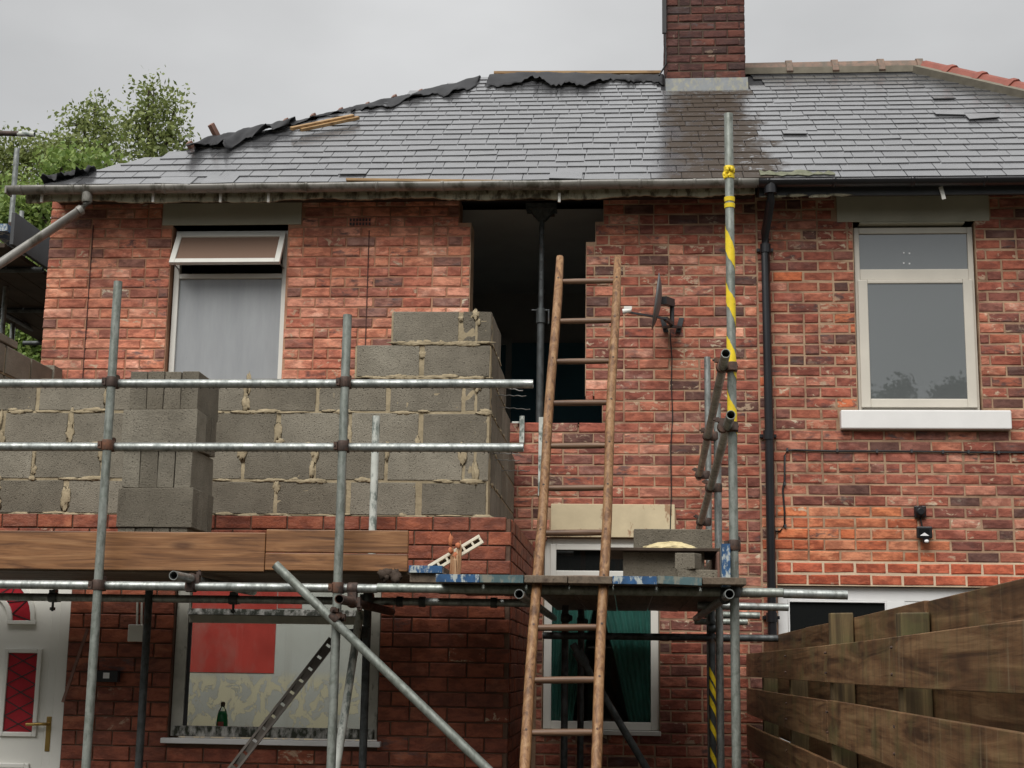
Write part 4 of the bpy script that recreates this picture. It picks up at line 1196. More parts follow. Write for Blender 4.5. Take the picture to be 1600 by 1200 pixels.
for sx in (1, -1):
    q0, q1 = at(14, 1020, Yd), at(50, 1144, Yd)
    xa, xb = q0[0], q1[0]; za, zb = q1[2], q0[2]
    if sx < 0: xa, xb = 2 * DC - xb, 2 * DC - xa
    build(MB().box(xa, xb, Yd + .004, Yd + .0115, za, zb), 'side_light', M_REDG, door)
    build(frame_mb(MB(), xa - .028, xb + .028, za - .028, zb + .028, Yd - .008, Yd + .0112, .028), 'moulding', M_PVC, door, bevel=.004)
    b = MB(); nn = 5; h = (zb - za) / nn
    for i in range(-1, nn + 1):
        for s_ in (0, 1):
            A = np.array((xa, 0, za + h * i)); B = np.array((xb, 0, za + h * (i + 1)))
            if s_: A[0], B[0] = B[0], A[0]
            t0_, t1_ = 0., 1.
            if A[2] < za: t0_ = (za - A[2]) / h
            if B[2] > zb: t1_ = (zb - A[2]) / h
            if t1_ - t0_ < .05: continue
            P0, P1 = A + (B - A) * t0_, A + (B - A) * t1_; P0[1] = P1[1] = Yd + .003 - s_ * .0015
            b.bar(P0, P1, .006, .003)
    build(b, 'lead_came', M_CABLE, door)
    xa2, xb2 = (DC + .05, DC + .36) if sx > 0 else (DC - .36, DC - .05)
    build(frame_mb(MB(), xa2, xb2, .2, .86, Yd - .006, Yd + .0112, .03), 'moulding', M_PVC, door, bevel=.005)
hx = at(76, 1130, Yd)[0]; hz = at(76, 1131, Yd)[2]
b = MB(); b.box(hx - .016, hx + .016, Yd + .000, Yd + .0115, hz - .17, hz + .045)
hd = build(b, 'handle', M_BRASS, door, bevel=.004)
b = MB(); b.path([(hx, Yd - .0, hz), (hx, Yd - .045, hz), (hx - .03, Yd - .05, hz), (hx - .125, Yd - .05, hz - .004)], .010, 10)
build(b, 'handle', M_BRASS, door)

# ---- extension window
wx0, wx1, wz0, wz1 = EWIN
Ye = EY + .035
win = build(frame_mb(MB(), wx0 + .006, wx1 - .006, wz0 + .045, wz1 - .004, Ye, Ye + .07, .075, .001, .06), 'window', M_PVCD, ext, bevel=.004)
zt0, zt1 = at(400, 974, Ye)[2], at(400, 952, Ye)[2]
part_box('transom', M_PVCD, win, wx0 + .082, wx1 - .082, Ye + .004, Ye + .06, zt0, zt0 + .05)
zb0, zb1 = wz0 + .047, at(400, 1136, Ye)[2]
xq0, xq1 = wx0 + .082, wx1 - .082
b = MB(); b.add([(xq0, Ye - .035, zt0 + .051), (xq1, Ye - .035, zt0 + .051), (xq1, Ye - .02, zt1), (xq0, Ye - .02, zt1), (xq0, Ye + .05, zt0 + .051), (xq1, Ye + .05, zt0 + .051), (xq1, Ye + .05, zt1), (xq0, Ye + .05, zt1)],
      [(0, 1, 2, 3), (7, 6, 5, 4), (0, 4, 5, 1), (1, 5, 6, 2), (2, 6, 7, 3), (3, 7, 4, 0)])
build(b, 'dirty_rail', M_PVCG, win)
build(MB().box(xq0 - .06, xq1 + .06, Ye - .02, Ye + .06, zb0, zb1), 'dirty_rail', M_PVCG, win, bevel=.006)
build(MB().box(xq0, xq1, Ye + .02, Ye + .026, zb1, zt0), 'pane', M_GLASS, win)
build(MB().box(xq0, xq1, Ye + .02, Ye + .026, zt1, wz1 - .066), 'pane', M_GLASS, win)
b = MB(); b.box(xq0 + .002, xq0 + .022, Ye + .004, Ye + .019, zb1, zt0)
build(b, 'gasket', M_CABLE, win)
part_box('sill', M_PVCW, win, wx0 - .03, wx1 + .03, EY - .05, EY + .03, wz0 + .004, wz0 + .036)
part_box('inner_sill', M_PVC, win, wx0 + .01, wx1 - .01, Ye + .0705, Ye + .22, wz0 + .05, wz0 + .072)
# the stripped and partly red wall seen through that window
PYl = W - .012
pl = build(MB().box(-4.6, -.99, PYl, W + .004, 0.0, 2.40), 'inner_plaster', M_PLAST, houseL)
q0, q1 = at(301, 920, PYl), at(428, 1052, PYl)
build(MB().box(q0[0], q1[0], PYl - .004, PYl - .0005, q1[2], 2.39), 'red_paint_patch', M_REDP, pl)
build(MB().box(q1[0] + .006, q1[0] + .2, PYl - .004, PYl - .0005, at(400, 950, PYl)[2], 2.38), 'red_paint_patch', M_REDP, pl)
# bottle on the inner sill
p = at(347, 1128, Ye + .14); zb_ = wz0 + .0722
bt = build(MB().lathe((p[0], Ye + .14, zb_), [(.034, 0), (.038, .012), (.037, .05), (.032, .10), (.026, .125)], 16), 'bottle', M_GREENB, None, 'green plastic bottle with a pink label standing inside the dirty window', 'bottle', base=True)
build(MB().lathe((p[0], Ye + .14, zb_ + .1252), [(.026, 0), (.014, .022), (.011, .03)], 14), 'neck', M_GLASS, bt)
build(MB().lathe((p[0], Ye + .14, zb_ + .1555), [(.014, 0), (.015, .02), (.008, .028)], 12), 'cap', M_RUST, bt)
b = MB(); b.add([(p[0] + .0385 * math.sin(a), Ye + .14 - .0385 * math.cos(a), zb_ + z) for z in (.015, .06) for a in np.linspace(-.5, .5, 7)], [(i, i + 1, i + 8, i + 7) for i in range(6)], True)
build(b, 'label', M_REDP, bt)

# ---- boxes fixed to the dark wall
p0, p1 = at(205, 976, EY), at(227, 1003, EY)
mbx = tag(build(MB().box(p0[0], p1[0], EY - .06, EY - .002, p1[2], p0[2]), 'junction_box', M_PVC, bevel=.006), 'small pale junction box on the dark brick wall, wires above it', 'box')
b = MB()
for q in (214, 221):
    b.path([at(q, 976, EY - .012), at(q + 1, 930, EY - .012)], .007, 8)
build(b, 'conduit', M_PVCD, mbx)
p0, p1 = at(150, 1047, EY), at(188, 1066, EY)
sb = tag(build(MB().box(p0[0], p1[0], EY - .05, EY - .002, p1[2], p0[2]), 'outdoor_socket', M_GUTB, bevel=.006), 'black outdoor socket box on the dark brick wall beside the white door', 'socket')
p0, p1 = at(166, 1051, EY), at(175, 1060, EY)
build(MB().box(p0[0], p1[0], EY - .054, EY - .0505, p1[2], p0[2]), 'socket_cover', M_WHITE, sb)

# ---------------------------------------------------------------- scaffold
TR = .02415
scaf = empty('scaffold', (-1.4, 8.4, 0), 'galvanised tube scaffold with two guard rails and a boarded deck in front of the extension', 'scaffold')
tubes = []
def tube(name, a, b_, mat=M_GALV, parent=scaf, **k):
    return build(MB().pipe(a, b_), name, mat, parent, **k)
def coupler(p, a, bx, off, mat=M_RUST, parent=scaf, bolt=1):
    """right angle clamp: collar round the tube along a at p, second collar round the tube along bx at p + off"""
    p = np.array(p, float); off = np.array(off, float); a = unit(a); bx = unit(bx)
    mb = MB()
    for c, d, w in ((p, a, .028), (p + off, bx, .026)):
        mb.path([c - d * w, c - d * w * .7, c + d * w * .7, c + d * w], [.0285, .0315, .0315, .0285], 14)
    o = unit(off); mb.obox(p + off / 2, (a, bx, o), (.024, .024, np.linalg.norm(off) / 2))
    s1 = unit(np.cross(a, o))
    for c, d, sg in ((p, s1, bolt), (p + off, a, 1)):
        st = c + d * sg * .028
        mb.path([st - o * .03 + d * sg * .012, st + o * .05 + d * sg * .012], .0065, 8)
        mb.obox(st + o * .03 + d * sg * .012, (o, d, np.cross(o, d)), (.010, .012, .012))
        mb.obox(c + d * sg * .036, (o, d, np.cross(o, d)), (.026, .010, .020))
    return build(mb, 'coupler', mat, parent)
SY = 7.90                                        # front standards
RY = SY + .05                                    # rails just behind them
def vert(x, z0, z1, y, mat=M_GALV, name='standard', **k):
    return tube(name, (x, y, z0), (x, y, z1), mat, **k)
X1, X2, X3 = -2.838, -1.534, .556
vert(X1, 0, at(186, 440, SY)[2], SY, M_GALVG); vert(X2, 0, at(545, 492, SY)[2], SY, M_GALVG); s3 = vert(X3, 0, at(1136, 178, SY)[2], SY, M_GALVG, label='tall standard wound with yellow tape')
zr1, zr2 = 3.012, 2.66
xr1, xr2 = at(833, 596, RY)[0], at(818, 696, RY)[0]
tube('guard_rail', (-3.95, RY, zr1), (xr1, RY, zr1)); tube('guard_rail', (-3.95, RY, zr2 - .006), (xr2, RY, zr2 + .002))
for x_ in (X1, X2):
    for z_ in (zr1, zr2):
        coupler((x_, SY, z_), (0, 0, 1), (1, 0, 0), (0, RY - SY, 0))
ZL = 1.900
LY = SY + .05
xj = at(590, 918, LY)[0]; xk = at(1230, 930, LY)[0]
tube('ledger', (-3.95, LY, ZL), (xj - .002, LY, ZL))
tube('ledger', (xj, LY - .004, ZL + .004), (xk - .022, LY - .004, ZL + .002), M_GALVG)
tube('ledger', (xk - .02, LY - .004, ZL - .002), (at(1324, 935, LY)[0], LY - .004, ZL - .006), M_GALV)
coupler((X1, SY, ZL), (0, 0, 1), (1, 0, 0), (0, LY - SY, 0)); coupler((X2, SY, ZL), (0, 0, 1), (1, 0, 0), (0, LY - SY, 0)); coupler((X3, SY, ZL), (0, 0, 1), (1, 0, 0), (0, LY - SY, 0), M_GALVD)
IY = 9.12; ZI = at(300, 936, IY)[2]
tube('ledger', (-3.95, IY, ZI), (at(830, 944, IY)[0], IY, ZI))
tube('ledger', (at(1090, 943, 9.6)[0], 9.6, at(1090, 946, 9.6)[2]), (at(1232, 949, 9.6)[0], 9.6, at(1232, 949, 9.6)[2]))
tube('ledger', (at(1090, 960, 10.6)[0], 10.6, at(1090, 960, 10.6)[2]), (at(1187, 962, 10.6)[0], 10.6, at(1187, 962, 10.6)[2]), M_GALVG)
tube('ledger', (at(1085, 971, 11.2)[0], 11.2, at(1085, 971, 11.2)[2]), (at(1168, 972, 11.2)[0], 11.2, at(1168, 972, 11.2)[2]), M_GALVG)
a_, b_ = at(848, 993, 10.4), at(1168, 997, 10.4)
tube('ledger', a_, (b_[0] + .25, 10.4, b_[2]), M_GALVD)
# transoms, their open ends towards the viewer
def transom(px, py, y0, y1, mat=M_GALV):
    p = at(px, py, y0); tube('transom', p, (p[0], y1, p[2]), mat); return p
p = transom(271, 899, 7.62, 9.3); coupler((p[0], LY, ZL), (1, 0, 0), (0, 1, 0), (0, 0, p[2] - ZL))
p = transom(530, 936, 7.58, 9.3, M_RUST); coupler((p[0], LY, ZL), (1, 0, 0), (0, 1, 0), (0, 0, p[2] - ZL))
p = transom(811, 928, 7.62, 11.3); p = transom(1140, 928, 7.62, 11.4); coupler((p[0], LY, ZL), (1, 0, 0), (0, 1, 0), (0, 0, min(p[2] - ZL, -.03)), M_GALVD)
for px_ in (83, 365):
    q = at(px_, 938, IY); coupler((q[0], IY, ZI), (1, 0, 0), (0, 0, 1), (0, .05, 0), M_GALVD)
    b = MB(); b.path([(q[0], IY, ZI - .03), (q[0], IY, ZI - .085)], .008, 8); b.obox((q[0], IY, ZI - .07), (xv, yv, zv), (.013, .013, .009)); build(b, 'coupler_bolt', M_GALVD, scaf)
for px_ in (625, 660, 772):
    q = at(px_, 936, IY); b = MB(); b.path([(q[0] - .02, IY, ZI), (q[0] + .02, IY, ZI)], .032, 14); build(b, 'coupler', M_GALVD, scaf)
# diagonal brace in front of the second standard
a_, b_ = at(430, 882, SY - .055), at(760, 1200, SY - .055)
b_ = a_ + (b_ - a_) * 1.85
tube('brace', a_, b_, M_GALVG)
m_ = at(527, 965, SY)
coupler((X2, SY, m_[2]), (0, 0, 1), b_ - a_, (0, -.055, 0))
# inner standards under the deck
vert(at(225, 1060, 9.1)[0], 0, ZI + .1, 9.1, M_GALVD)
a_, b_ = at(563, 955, 9.0), at(527, 1190, 8.7); b_ = a_ + (b_ - a_) * 2.1
tube('brace', a_, b_, M_WTUBE, label='leaning tube with flaking white paint')
vert(at(571, 1060, 9.05)[0], 0, 1.95, 9.05, M_GALVD)
p = at(560, 990, 9.03); coupler((p[0] - .03, 9.03, p[2]), (-.1, 0, 1), (0, 0, 1), (.055, 0, 0), M_GALVD); coupler((at(571, 1060, 9.05)[0], 9.05, 1.90), (0, 0, 1), (1, 0, 0), (0, .05, 0), M_GALVD)
# short white painted tube standing behind the toe board
p, q = at(588, 650, 9.2), at(582, 829, 9.2)
tube('standard', (p[0], 9.2, ZI + .1), (p[0], 9.2, p[2]), M_WTUBE, label='short tube with flaking white paint')
# right hand bay
xi = at(1100, 558, 11.1); q = at(1112, 850, 11.1)
vert(.60, 0, xi[2], 11.1, M_GALV)
vert(at(1121, 700, 9.6)[0], 0, at(1121, 690, 9.6)[2] + .25, 9.6, M_GALV)
for px_, py_, yy in ((883, 985, 10.5), (908, 980, 11.2)):
    p = at(px_, py_, yy); vert(p[0], 0, 1.95, yy, M_GALVD)
    coupler((p[0], yy, 1.84), (0, 0, 1), (1, 0, 0), (0, -.05, 0), M_GALVD)
p = at(1113, 1080, 10.4); st = vert(p[0], 0, 1.95, 10.4, M_GALVD); coupler((p[0], 10.4, 1.78), (0, 0, 1), (1, 0, 0), (0, -.05, 0), M_GALVD)
for py_ in (1080, 1105, 1142, 1186, 1060):
    b = MB(); c = at(1113, py_, 10.4); a0 = -2.4
    V = []
    for i in range(9):
        a = a0 + 2.0 * i / 8
        for s_ in (-1, 1):
            V.append((p[0] + (TR + .0012) * math.cos(a), 10.4 + (TR + .0012) * math.sin(a), c[2] + .05 - .09 * i / 8 + s_ * .03))
    b.add(V, [(2 * i, 2 * i + 2, 2 * i + 3, 2 * i + 1) for i in range(8)], True)
    build(b, 'tape', M_TAPE, st)
a_, b_ = at(895, 1006, 9.9), at(1010, 1200, 9.9); b_ = a_ + (b_ - a_) * 1.8
tube('brace', a_, b_, M_GALVD)
p = at(908, 1028, 9.9); b = MB(); b.path([p - unit(b_ - a_) * .05, p + unit(b_ - a_) * .05], .036, 12); build(b, 'coupler', M_GALVD, scaf)
# side guard rails running back to the house
def siderail(pa, ya, pb, yb, mat=M_GALVG):
    A, B = at(*pa, ya), at(*pb, yb); tube('guard_rail', A, B, mat); return A, B
A, B = siderail((1134, 552), 7.62, (1092, 746), 11.0)
A2, B2 = siderail((1142, 648), 7.62, (1092, 826), 11.2)
zc = A[2] + (B[2] - A[2]) * (SY - 7.62) / (11.0 - 7.62); zc2 = A2[2] + (B2[2] - A2[2]) * (SY - 7.62) / (11.2 - 7.62)
coupler((X3, SY, zc), (0, 0, 1), (0, 1, 0), (-.052, 0, 0)); coupler((X3, SY, zc2), (0, 0, 1), (0, 1, 0), (-.05, 0, 0))
for (PA, PB, yy) in ((A, B, 9.6), (A2, B2, 9.6), (A, B, 10.9), (A2, B2, 10.9)):
    t = (yy - PA[1]) / (PB[1] - PA[1]); c = PA + (PB - PA) * t
    coupler((c[0] + .045, yy, c[2]), (0, 0, 1), (0, 1, 0), (-.048, 0, 0), M_RUST, bolt=-1)
coupler((X3, SY, at(1150, 852, SY)[2]), (0, 0, 1), (1, 0, 0), (0.01, .03, 0), M_RUST)
# yellow tape wound round the tall standard
def helix(x, y, z0, z1, pitch, w, r, seed):
    g_ = random.Random(seed); n = int((z1 - z0) / .012); V = []; a0 = g_.uniform(0, 6)
    for i in range(n + 1):
        z = z0 + (z1 - z0) * i / n; a = a0 - 2 * math.pi * z / pitch; ww = w * (1 + .15 * math.sin(i * .37) + g_.uniform(-.08, .08))
        for s_ in (-.5, .5):
            aa = a; V.append((x + r * math.cos(aa), y + r * math.sin(aa), z + s_ * ww))
    return MB().add(V, [(2 * i, 2 * i + 2, 2 * i + 3, 2 * i + 1) for i in range(n)], True)
build(helix(X3, SY, at(1140, 690, SY)[2], at(1140, 330, SY)[2], .30, .125, TR + .0016, 3), 'tape', M_TAPE, s3)
b = MB()
for py_ in (264, 270, 276, 312, 322):
    c = at(1136, py_, SY); build(MB().path([(X3, SY, c[2] - .012), (X3, SY, c[2] + .012)], [TR + .004, TR + .006], 12), 'tape', M_TAPE, s3)
c = at(1136, 270, SY)
for i in range(9): b.blob((X3 + rnd.uniform(-.03, .03), SY - TR - .004 + rnd.uniform(-.006, .01), c[2] + rnd.uniform(-.035, .03)), (.012, .006, .014), 40 + i, 6, 4, .4)
build(b, 'tape', M_TAPE, s3)
# ---- drops of rain under the guard rails
b = MB()
for z_, xe in ((zr1, xr1), (zr2, xr2)):
    x = -3.6
    while x < xe - .02:
        b.blob((x, RY, z_ - TR - .001), (.0035, .0035, .0045), int(x * 977) % 1000, 6, 4, .05); x += rnd.uniform(.02, .075)
build(b, 'rain_drops', M_GALVD, scaf, kind='stuff')

# ---------------------------------------------------------------- boards on the scaffold
LG = 'scaffold boards of the left deck'
def board_thing(x0, x1, y0, y1, z0, z1, label, mat, group=None, tilt=None):
    o = build(MB().box(x0, x1, y0, y1, z0, z1, .002), 'scaffold_board', mat, None, label, 'board', group, bevel=.003)
    if tilt: o.rotation_euler = tilt
    return o
for i, w_ in enumerate(('nearest to', 'second from', 'third from', 'fourth from', 'farthest from')):
    board_thing(-4.35, -1.19, 8.09 + .228 * i, 8.09 + .228 * i + .222, 1.983, 2.020, f'grey flat scaffold board of the left deck, {w_} the orange toe boards', M_BOARDX, LG)
TY = 8.05
a_, b_ = at(-40, 829, TY), at(413, 893, TY)
tb = build(MB().box(-3.78, b_[0] - .002, TY, TY + .036, b_[2], a_[2] + .002), 'toe_board', M_TOE, None, 'wet orange toe board on edge, left one of two, behind the left standard', 'board', 'toe boards', bevel=.004)
c_ = at(638, 829, TY); d_ = at(638, 865, TY); e_ = at(638, 893, TY)
tb2 = empty('toe_board', ((b_[0] + c_[0]) / 2, TY, e_[2]), 'wet orange toe board split lengthwise, right one of two, behind the second standard', 'board', 'toe boards')
build(MB().box(b_[0] + .001, c_[0], TY + .001, TY + .037, d_[2] + .0025, c_[2]), 'plank_half', M_TOE, tb2, bevel=.004)
build(MB().box(b_[0] + .001, c_[0], TY, TY + .036, e_[2], d_[2] - .0025), 'plank_half', M_TOE, tb2, bevel=.004)
xe0, xe1 = at(640, 900, 7.95)[0], at(697, 900, 7.95)[0]
board_thing(xe0, xe1, 7.95, 9.25, 1.935, 1.985, 'brown scaffold board end just right of the toe boards, under a blue tipped board', M_BOARD, None)
o = board_thing(xe0, xe1 - .02, 7.93, 9.25, 1.987, 2.022, 'blue and white tipped scaffold board lying on a brown one beside the toe boards', M_BOARD, None)
build(MB().box(xe0 - .001, xe1 - .019, 7.926, 8.02, 1.986, 2.0235), 'end_band', M_BLUE, o)
bx = [-.985, -.757, -.529, -.301, -.073, .155, .383]
labs = ['blue ended scaffold board below the slotted plastic strip', 'worn green blue scaffold board end just left of the ladder', 'scaffold board mostly hidden behind the left ladder stile',
        'scaffold board seen between the two ladder stiles', 'bright blue scaffold board end just right of the ladder', 'worn green scaffold board end below the mortar board', 'scaffold board under the small cut blocks by the right standard']
for i, x_ in enumerate(bx):
    ye = 9.26 if x_ < -.7 else 11.4
    o = board_thing(x_, x_ + .222, 7.72, ye, 1.928, 1.965, labs[i], M_BOARD, None, (0, .035, 0) if i == 5 else None)
    if i in (0, 1, 4, 5):
        build(MB().box(x_ - .0015, x_ + .2235, 7.716, 7.80, 1.927, 1.9665), 'end_band', M_BLUEG if i in (5, 1) else M_BLUE, o)
p0, p1 = at(1128, 850, 7.78), at(1141, 916, 7.78)
o = build(MB().box(p0[0], p1[0], 7.78, 10.2, p1[2], p0[2]), 'toe_board', M_BOARD, None, 'blue ended side toe board standing on edge against the taped standard', 'board', 'toe boards', bevel=.003)
build(MB().box(p0[0] - .0015, p1[0] + .0015, 7.776, 7.90, p1[2] - .0015, p0[2] + .0015), 'end_band', M_BLUE, o)

# ---------------------------------------------------------------- loose blocks stacked on the left deck
layer = ['bottom', 'second', 'middle', 'fourth', 'top']
SG = 'loose blocks stacked on the left deck'
order4 = ['leftmost', 'second from left', 'third from left', 'rightmost']
depth4 = ['frontmost', 'second from front', 'third from front', 'rearmost']
def loose(L, D, H, c, rz, label, group):
    mb = MB(); h = np.array((L / 2, D / 2, H / 2))
    v = np.array([(i, j, k) for k in (-1, 1) for j in (-1, 1) for i in (-1, 1)], float) * h
    v += np.array([[rnd.uniform(-.003, .003) for _ in range(3)] for _ in range(8)])
    R = np.array(Matrix.Rotation(rz, 3, 'Z')); v = v @ R.T + np.array(c)
    mb.add(v, [(0, 2, 3, 1), (4, 5, 7, 6), (0, 1, 5, 4), (2, 6, 7, 3), (0, 4, 6, 2), (1, 3, 7, 5)])
    return build(mb, 'concrete_block', M_BLOCK, None, label, 'block', group, bevel=.004, base=True)
BYS = 8.345; z = 2.0235; HB = .2285
for k in range(5):
    x0 = -2.905 + (.0, -.008, .004, -.012, .012)[k]; yy = BYS + (.0, -.015, .01, -.01, .02)[k]
    zc = z + HB * k + (HB - .003) / 2
    for i in range(4):
        if k % 2 == 0:
            lab = f'loose block with its end showing, {order4[i]} in the {layer[k]} layer of the stack'
            loose(.099, .44, HB - .003, (x0 + .05 + .1025 * i, yy + .22, zc), rnd.gauss(0, .006), lab, SG)
        else:
            lab = f'loose block laid lengthwise, {depth4[i]} in the {layer[k]} layer of the stack'
            loose(.44, .099, HB - .003, (x0 + .222, yy + .052 + .106 * i, zc), rnd.gauss(0, .006), lab, SG)

# ---- mortar board and its blocks on the right deck
ZD = 1.9665
RG = 'blocks under the mortar board'
p0, p1 = at(974, 862, 8.2), at(1060, 900, 8.2)
zt = p0[2]
loose(.44, .10, zt - ZD, (p0[0] + .22, 8.25, (zt + ZD) / 2), 0, 'block on edge holding up the front of the mortar board', RG)
loose(.44, .10, zt - ZD, (p0[0] + .24, 8.70, (zt + ZD) / 2), .02, 'block on edge holding up the back of the mortar board', RG)
q0, q1 = at(953, 859, 8.12), at(1124, 862, 8.12)
mbd = build(MB().box(q0[0], q1[0], 8.12, 8.80, zt + .001, zt + .017), 'mortar_board', M_DARKW, None, 'thin brown board carrying a heap of fresh mortar', 'board', None, bevel=.002)
c0, c1 = at(1003, 857, 8.3), at(1090, 857, 8.3)
g_ = random.Random(5); mh = MB(); n = 40; m_ = 9; V = []
cx, rx = (c0[0] + c1[0]) / 2, (c1[0] - c0[0]) / 2
for j in range(m_ + 1):
    t = j / m_
    for i in range(n):
        a = 2 * math.pi * i / n; r = (1 - t ** 3.2) ** .75 * (1 + g_.uniform(-.09, .09)); r = max(r, 0.0)
        V.append((cx + rx * r * math.cos(a), 8.36 + .13 * r * math.sin(a), zt + .0172 + (.040 + .014 * math.sin(2 * a + 1) * .6) * t * (1 + .25 * math.sin(3 * a) + g_.uniform(-.14, .14))))
F = [(j * n + i, j * n + (i + 1) % n, (j + 1) * n + (i + 1) % n, (j + 1) * n + i) for j in range(m_) for i in range(n)] + [tuple(range(m_ * n, m_ * n + n))]
mh.add(V, F, True)
tag(build(mh, 'mortar_heap', M_MHEAP, base=True), 'heap of fresh pale mortar slumped on the brown board', 'mortar')
p0, p1 = at(990, 826, 8.68), at(1112, 862, 8.68)
loose(p1[0] - p0[0], .10, p0[2] - (zt + .0175), ((p0[0] + p1[0]) / 2, 8.73, (p0[2] + zt + .0175) / 2), 0, 'wide block standing on the board behind the mortar heap', RG)
d0, d1 = at(1059, 890, 8.02), at(1124, 916, 8.02)
zm = at(1090, 905, 8.02)[2]
loose(d1[0] - d0[0] + .02, .2, zm - ZD - .001, ((d0[0] + d1[0]) / 2, 8.12, (zm + ZD) / 2), .02, 'flat dark block at the bottom of the small pile by the taped standard', RG)
loose(d1[0] - d0[0], .2, d0[2] - zm - .001, ((d0[0] + d1[0]) / 2, 8.12, (d0[2] + zm) / 2), -.02, 'flat grey block in the middle of the small pile by the taped standard', RG)
e0, e1 = at(1053, 862, 7.98), at(1097, 889, 7.98)
loose(.115, .10, (e0[2] - d0[2]) - .003, ((e0[0] + e1[0]) / 2 + .005, 8.07, (e0[2] + d0[2]) / 2), -.45, 'small pale cut block turned on top of the pile, below the mortar board', RG)
w0, w1 = at(1121, 862, 8.0), at(1128, 916, 8.0)
tag(build(MB().box(w0[0], w1[0] - .003, 8.0, 8.5, ZD + .0005, w0[2]), 'timber_offcut', M_STUB, bevel=.003), 'reddish timber offcut on edge beside the small pile of blocks', 'offcut')

# ---- slotted plastic strip and splintered peg, right of the toe boards
YS = 8.02
A, B = at(672, 890, YS), at(752, 842, YS + .05)
u = unit(B - A); nrm = unit(np.cross(u, (0, 1, 0))); L = np.linalg.norm(B - A); wv = .052
b = MB()
for s_ in (-1, 1):
    b.bar(A + nrm * s_ * (wv / 2 - .008), B + nrm * s_ * (wv / 2 - .008), .016, .03, (0, 1, 0))
for i in range(7):
    c = A + u * (L * i / 6); c = c + u * (.006 if i == 0 else -.006 if i == 6 else 0)
    b.bar(c - nrm * (wv / 2 - .0162), c + nrm * (wv / 2 - .0162), .012, .028, (0, 1, 0))
sp = build(b, 'slotted_strip', M_IVORY, None, 'ivory plastic strip with six slots leaning on a splintered peg', 'strip', None, bevel=.002)
b = MB(); b.bar(A + yv * .012, B + yv * .012, wv - .034, .004, (0, 1, 0)); build(b, 'slot_back', M_DARKW, sp)
pb = at(711, 902, YS - .03)
peg = empty('splintered_peg', (pb[0], YS - .03, 1.967), 'splintered wooden peg with orange clay on top, beside the slotted strip', 'peg')
for i, (dx, w_, h_, tl) in enumerate(((-.013, .026, .165, -.004), (.006, .028, .14, .003), (.017, .022, .185, .010), (.002, .026, .11, -.004))):
    z0_ = 1.968; x_ = pb[0] + dx; y_ = YS - .035 - .012 * (i % 2) - .008 * (i == 3); V = []
    for (zz, k_) in ((0, 1.1), (h_ * .45, .95), (h_ * .8, .8), (h_, .25)):
        for (sx, sy) in ((-1, -1), (1, -1), (1, 1), (-1, 1)):
            V.append((x_ + tl * zz / h_ + sx * w_ / 2 * k_ * rnd.uniform(.85, 1.15), y_ + sy * .012 * k_, z0_ + zz + (rnd.uniform(-.02, .02) if zz == h_ else 0)))
    F = [(3, 2, 1, 0), (12, 13, 14, 15)] + [(4 * q + k, 4 * q + (k + 1) % 4, 4 * q + 4 + (k + 1) % 4, 4 * q + 4 + k) for q in range(3) for k in range(4)]
    build(MB().add(V, F), 'splinter', M_SPLINT, peg, bevel=.001)
for (px_, py_, rx, rz_) in ((704, 844, .013, .030), (703, 860, .013, .016), (715, 852, .014, .014), (711, 868, .016, .016)):
    c = at(px_, py_, YS - .06); build(MB().blob((c[0], YS - .05, c[2]), (rx, .012, rz_), int(px_ + py_), 9, 6, .35), 'clay', M_CLAY, peg)
c = at(604, 893, 7.9); b = MB(); 
for i in range(7): b.blob((c[0] + rnd.uniform(-.05, .05), 8.0 + rnd.uniform(-.02, .02), 1.95 + rnd.uniform(0, .05)), (.028, .02, .025), i, 7, 5, .4)
tag(build(b, 'soil_clod', M_DARKW), 'dark mossy clod caught under the right toe board above the ledger', 'clod')

# ---------------------------------------------------------------- steel prop in the broken opening
XPp, YPp = at(845, 500, W + .12)[0], W + .12
prop = empty('steel_prop', (XPp, YPp, 2.75), 'black adjustable steel prop holding up the eaves in the broken wall opening', 'prop')
za, zb, zc = at(845, 488, YPp)[2], at(845, 345, YPp)[2], 5.235
build(MB().path([(XPp, YPp, 2.75), (XPp, YPp, za - .02)], .030, 16), 'outer_tube', M_GALVD, prop)
b = MB(); b.path([(XPp, YPp, za - .02), (XPp, YPp, zb)], .0215, 14); inn = build(b, 'inner_tube', M_GALVD, prop)
b = MB()
for i in range(9):
    z_ = za + .12 + i * .075; b.path([(XPp, YPp - .0222, z_), (XPp, YPp - .0205, z_)], .007, 8)
build(b, 'pin_hole', M_CABLE, inn)
b = MB(); b.path([(XPp, YPp, za - .09), (XPp, YPp, za + .03)], [.04, .036], 16); b.path([(XPp - .075, YPp - .01, za + .015), (XPp + .07, YPp - .01, za + .015)], .008, 8); b.path([(XPp + .065, YPp - .01, za + .015), (XPp + .065, YPp - .02, za - .10)], .007, 8)
build(b, 'collar', M_GALVD, prop)
b = MB(); b.add([(XPp + sx * w_, YPp + sy * d_, z_) for z_, w_, d_ in ((zb, .03, .03), (zb + .09, .10, .05)) for sx, sy in ((-1, -1), (1, -1), (1, 1), (-1, 1))], [(0, 3, 2, 1), (4, 5, 6, 7), (0, 1, 5, 4), (1, 2, 6, 5), (2, 3, 7, 6), (3, 0, 4, 7)])
b.box(XPp - .13, XPp + .12, YPp - .09, YPp + .1, zb + .0905, zb + .125)
build(b, 'head_plate', M_GALVD, prop)
build(MB().box(XPp - .09, XPp + .09, YPp - .07, YPp + .3, zb + .126, 5.234), 'packing_timber', M_DARKW, prop)

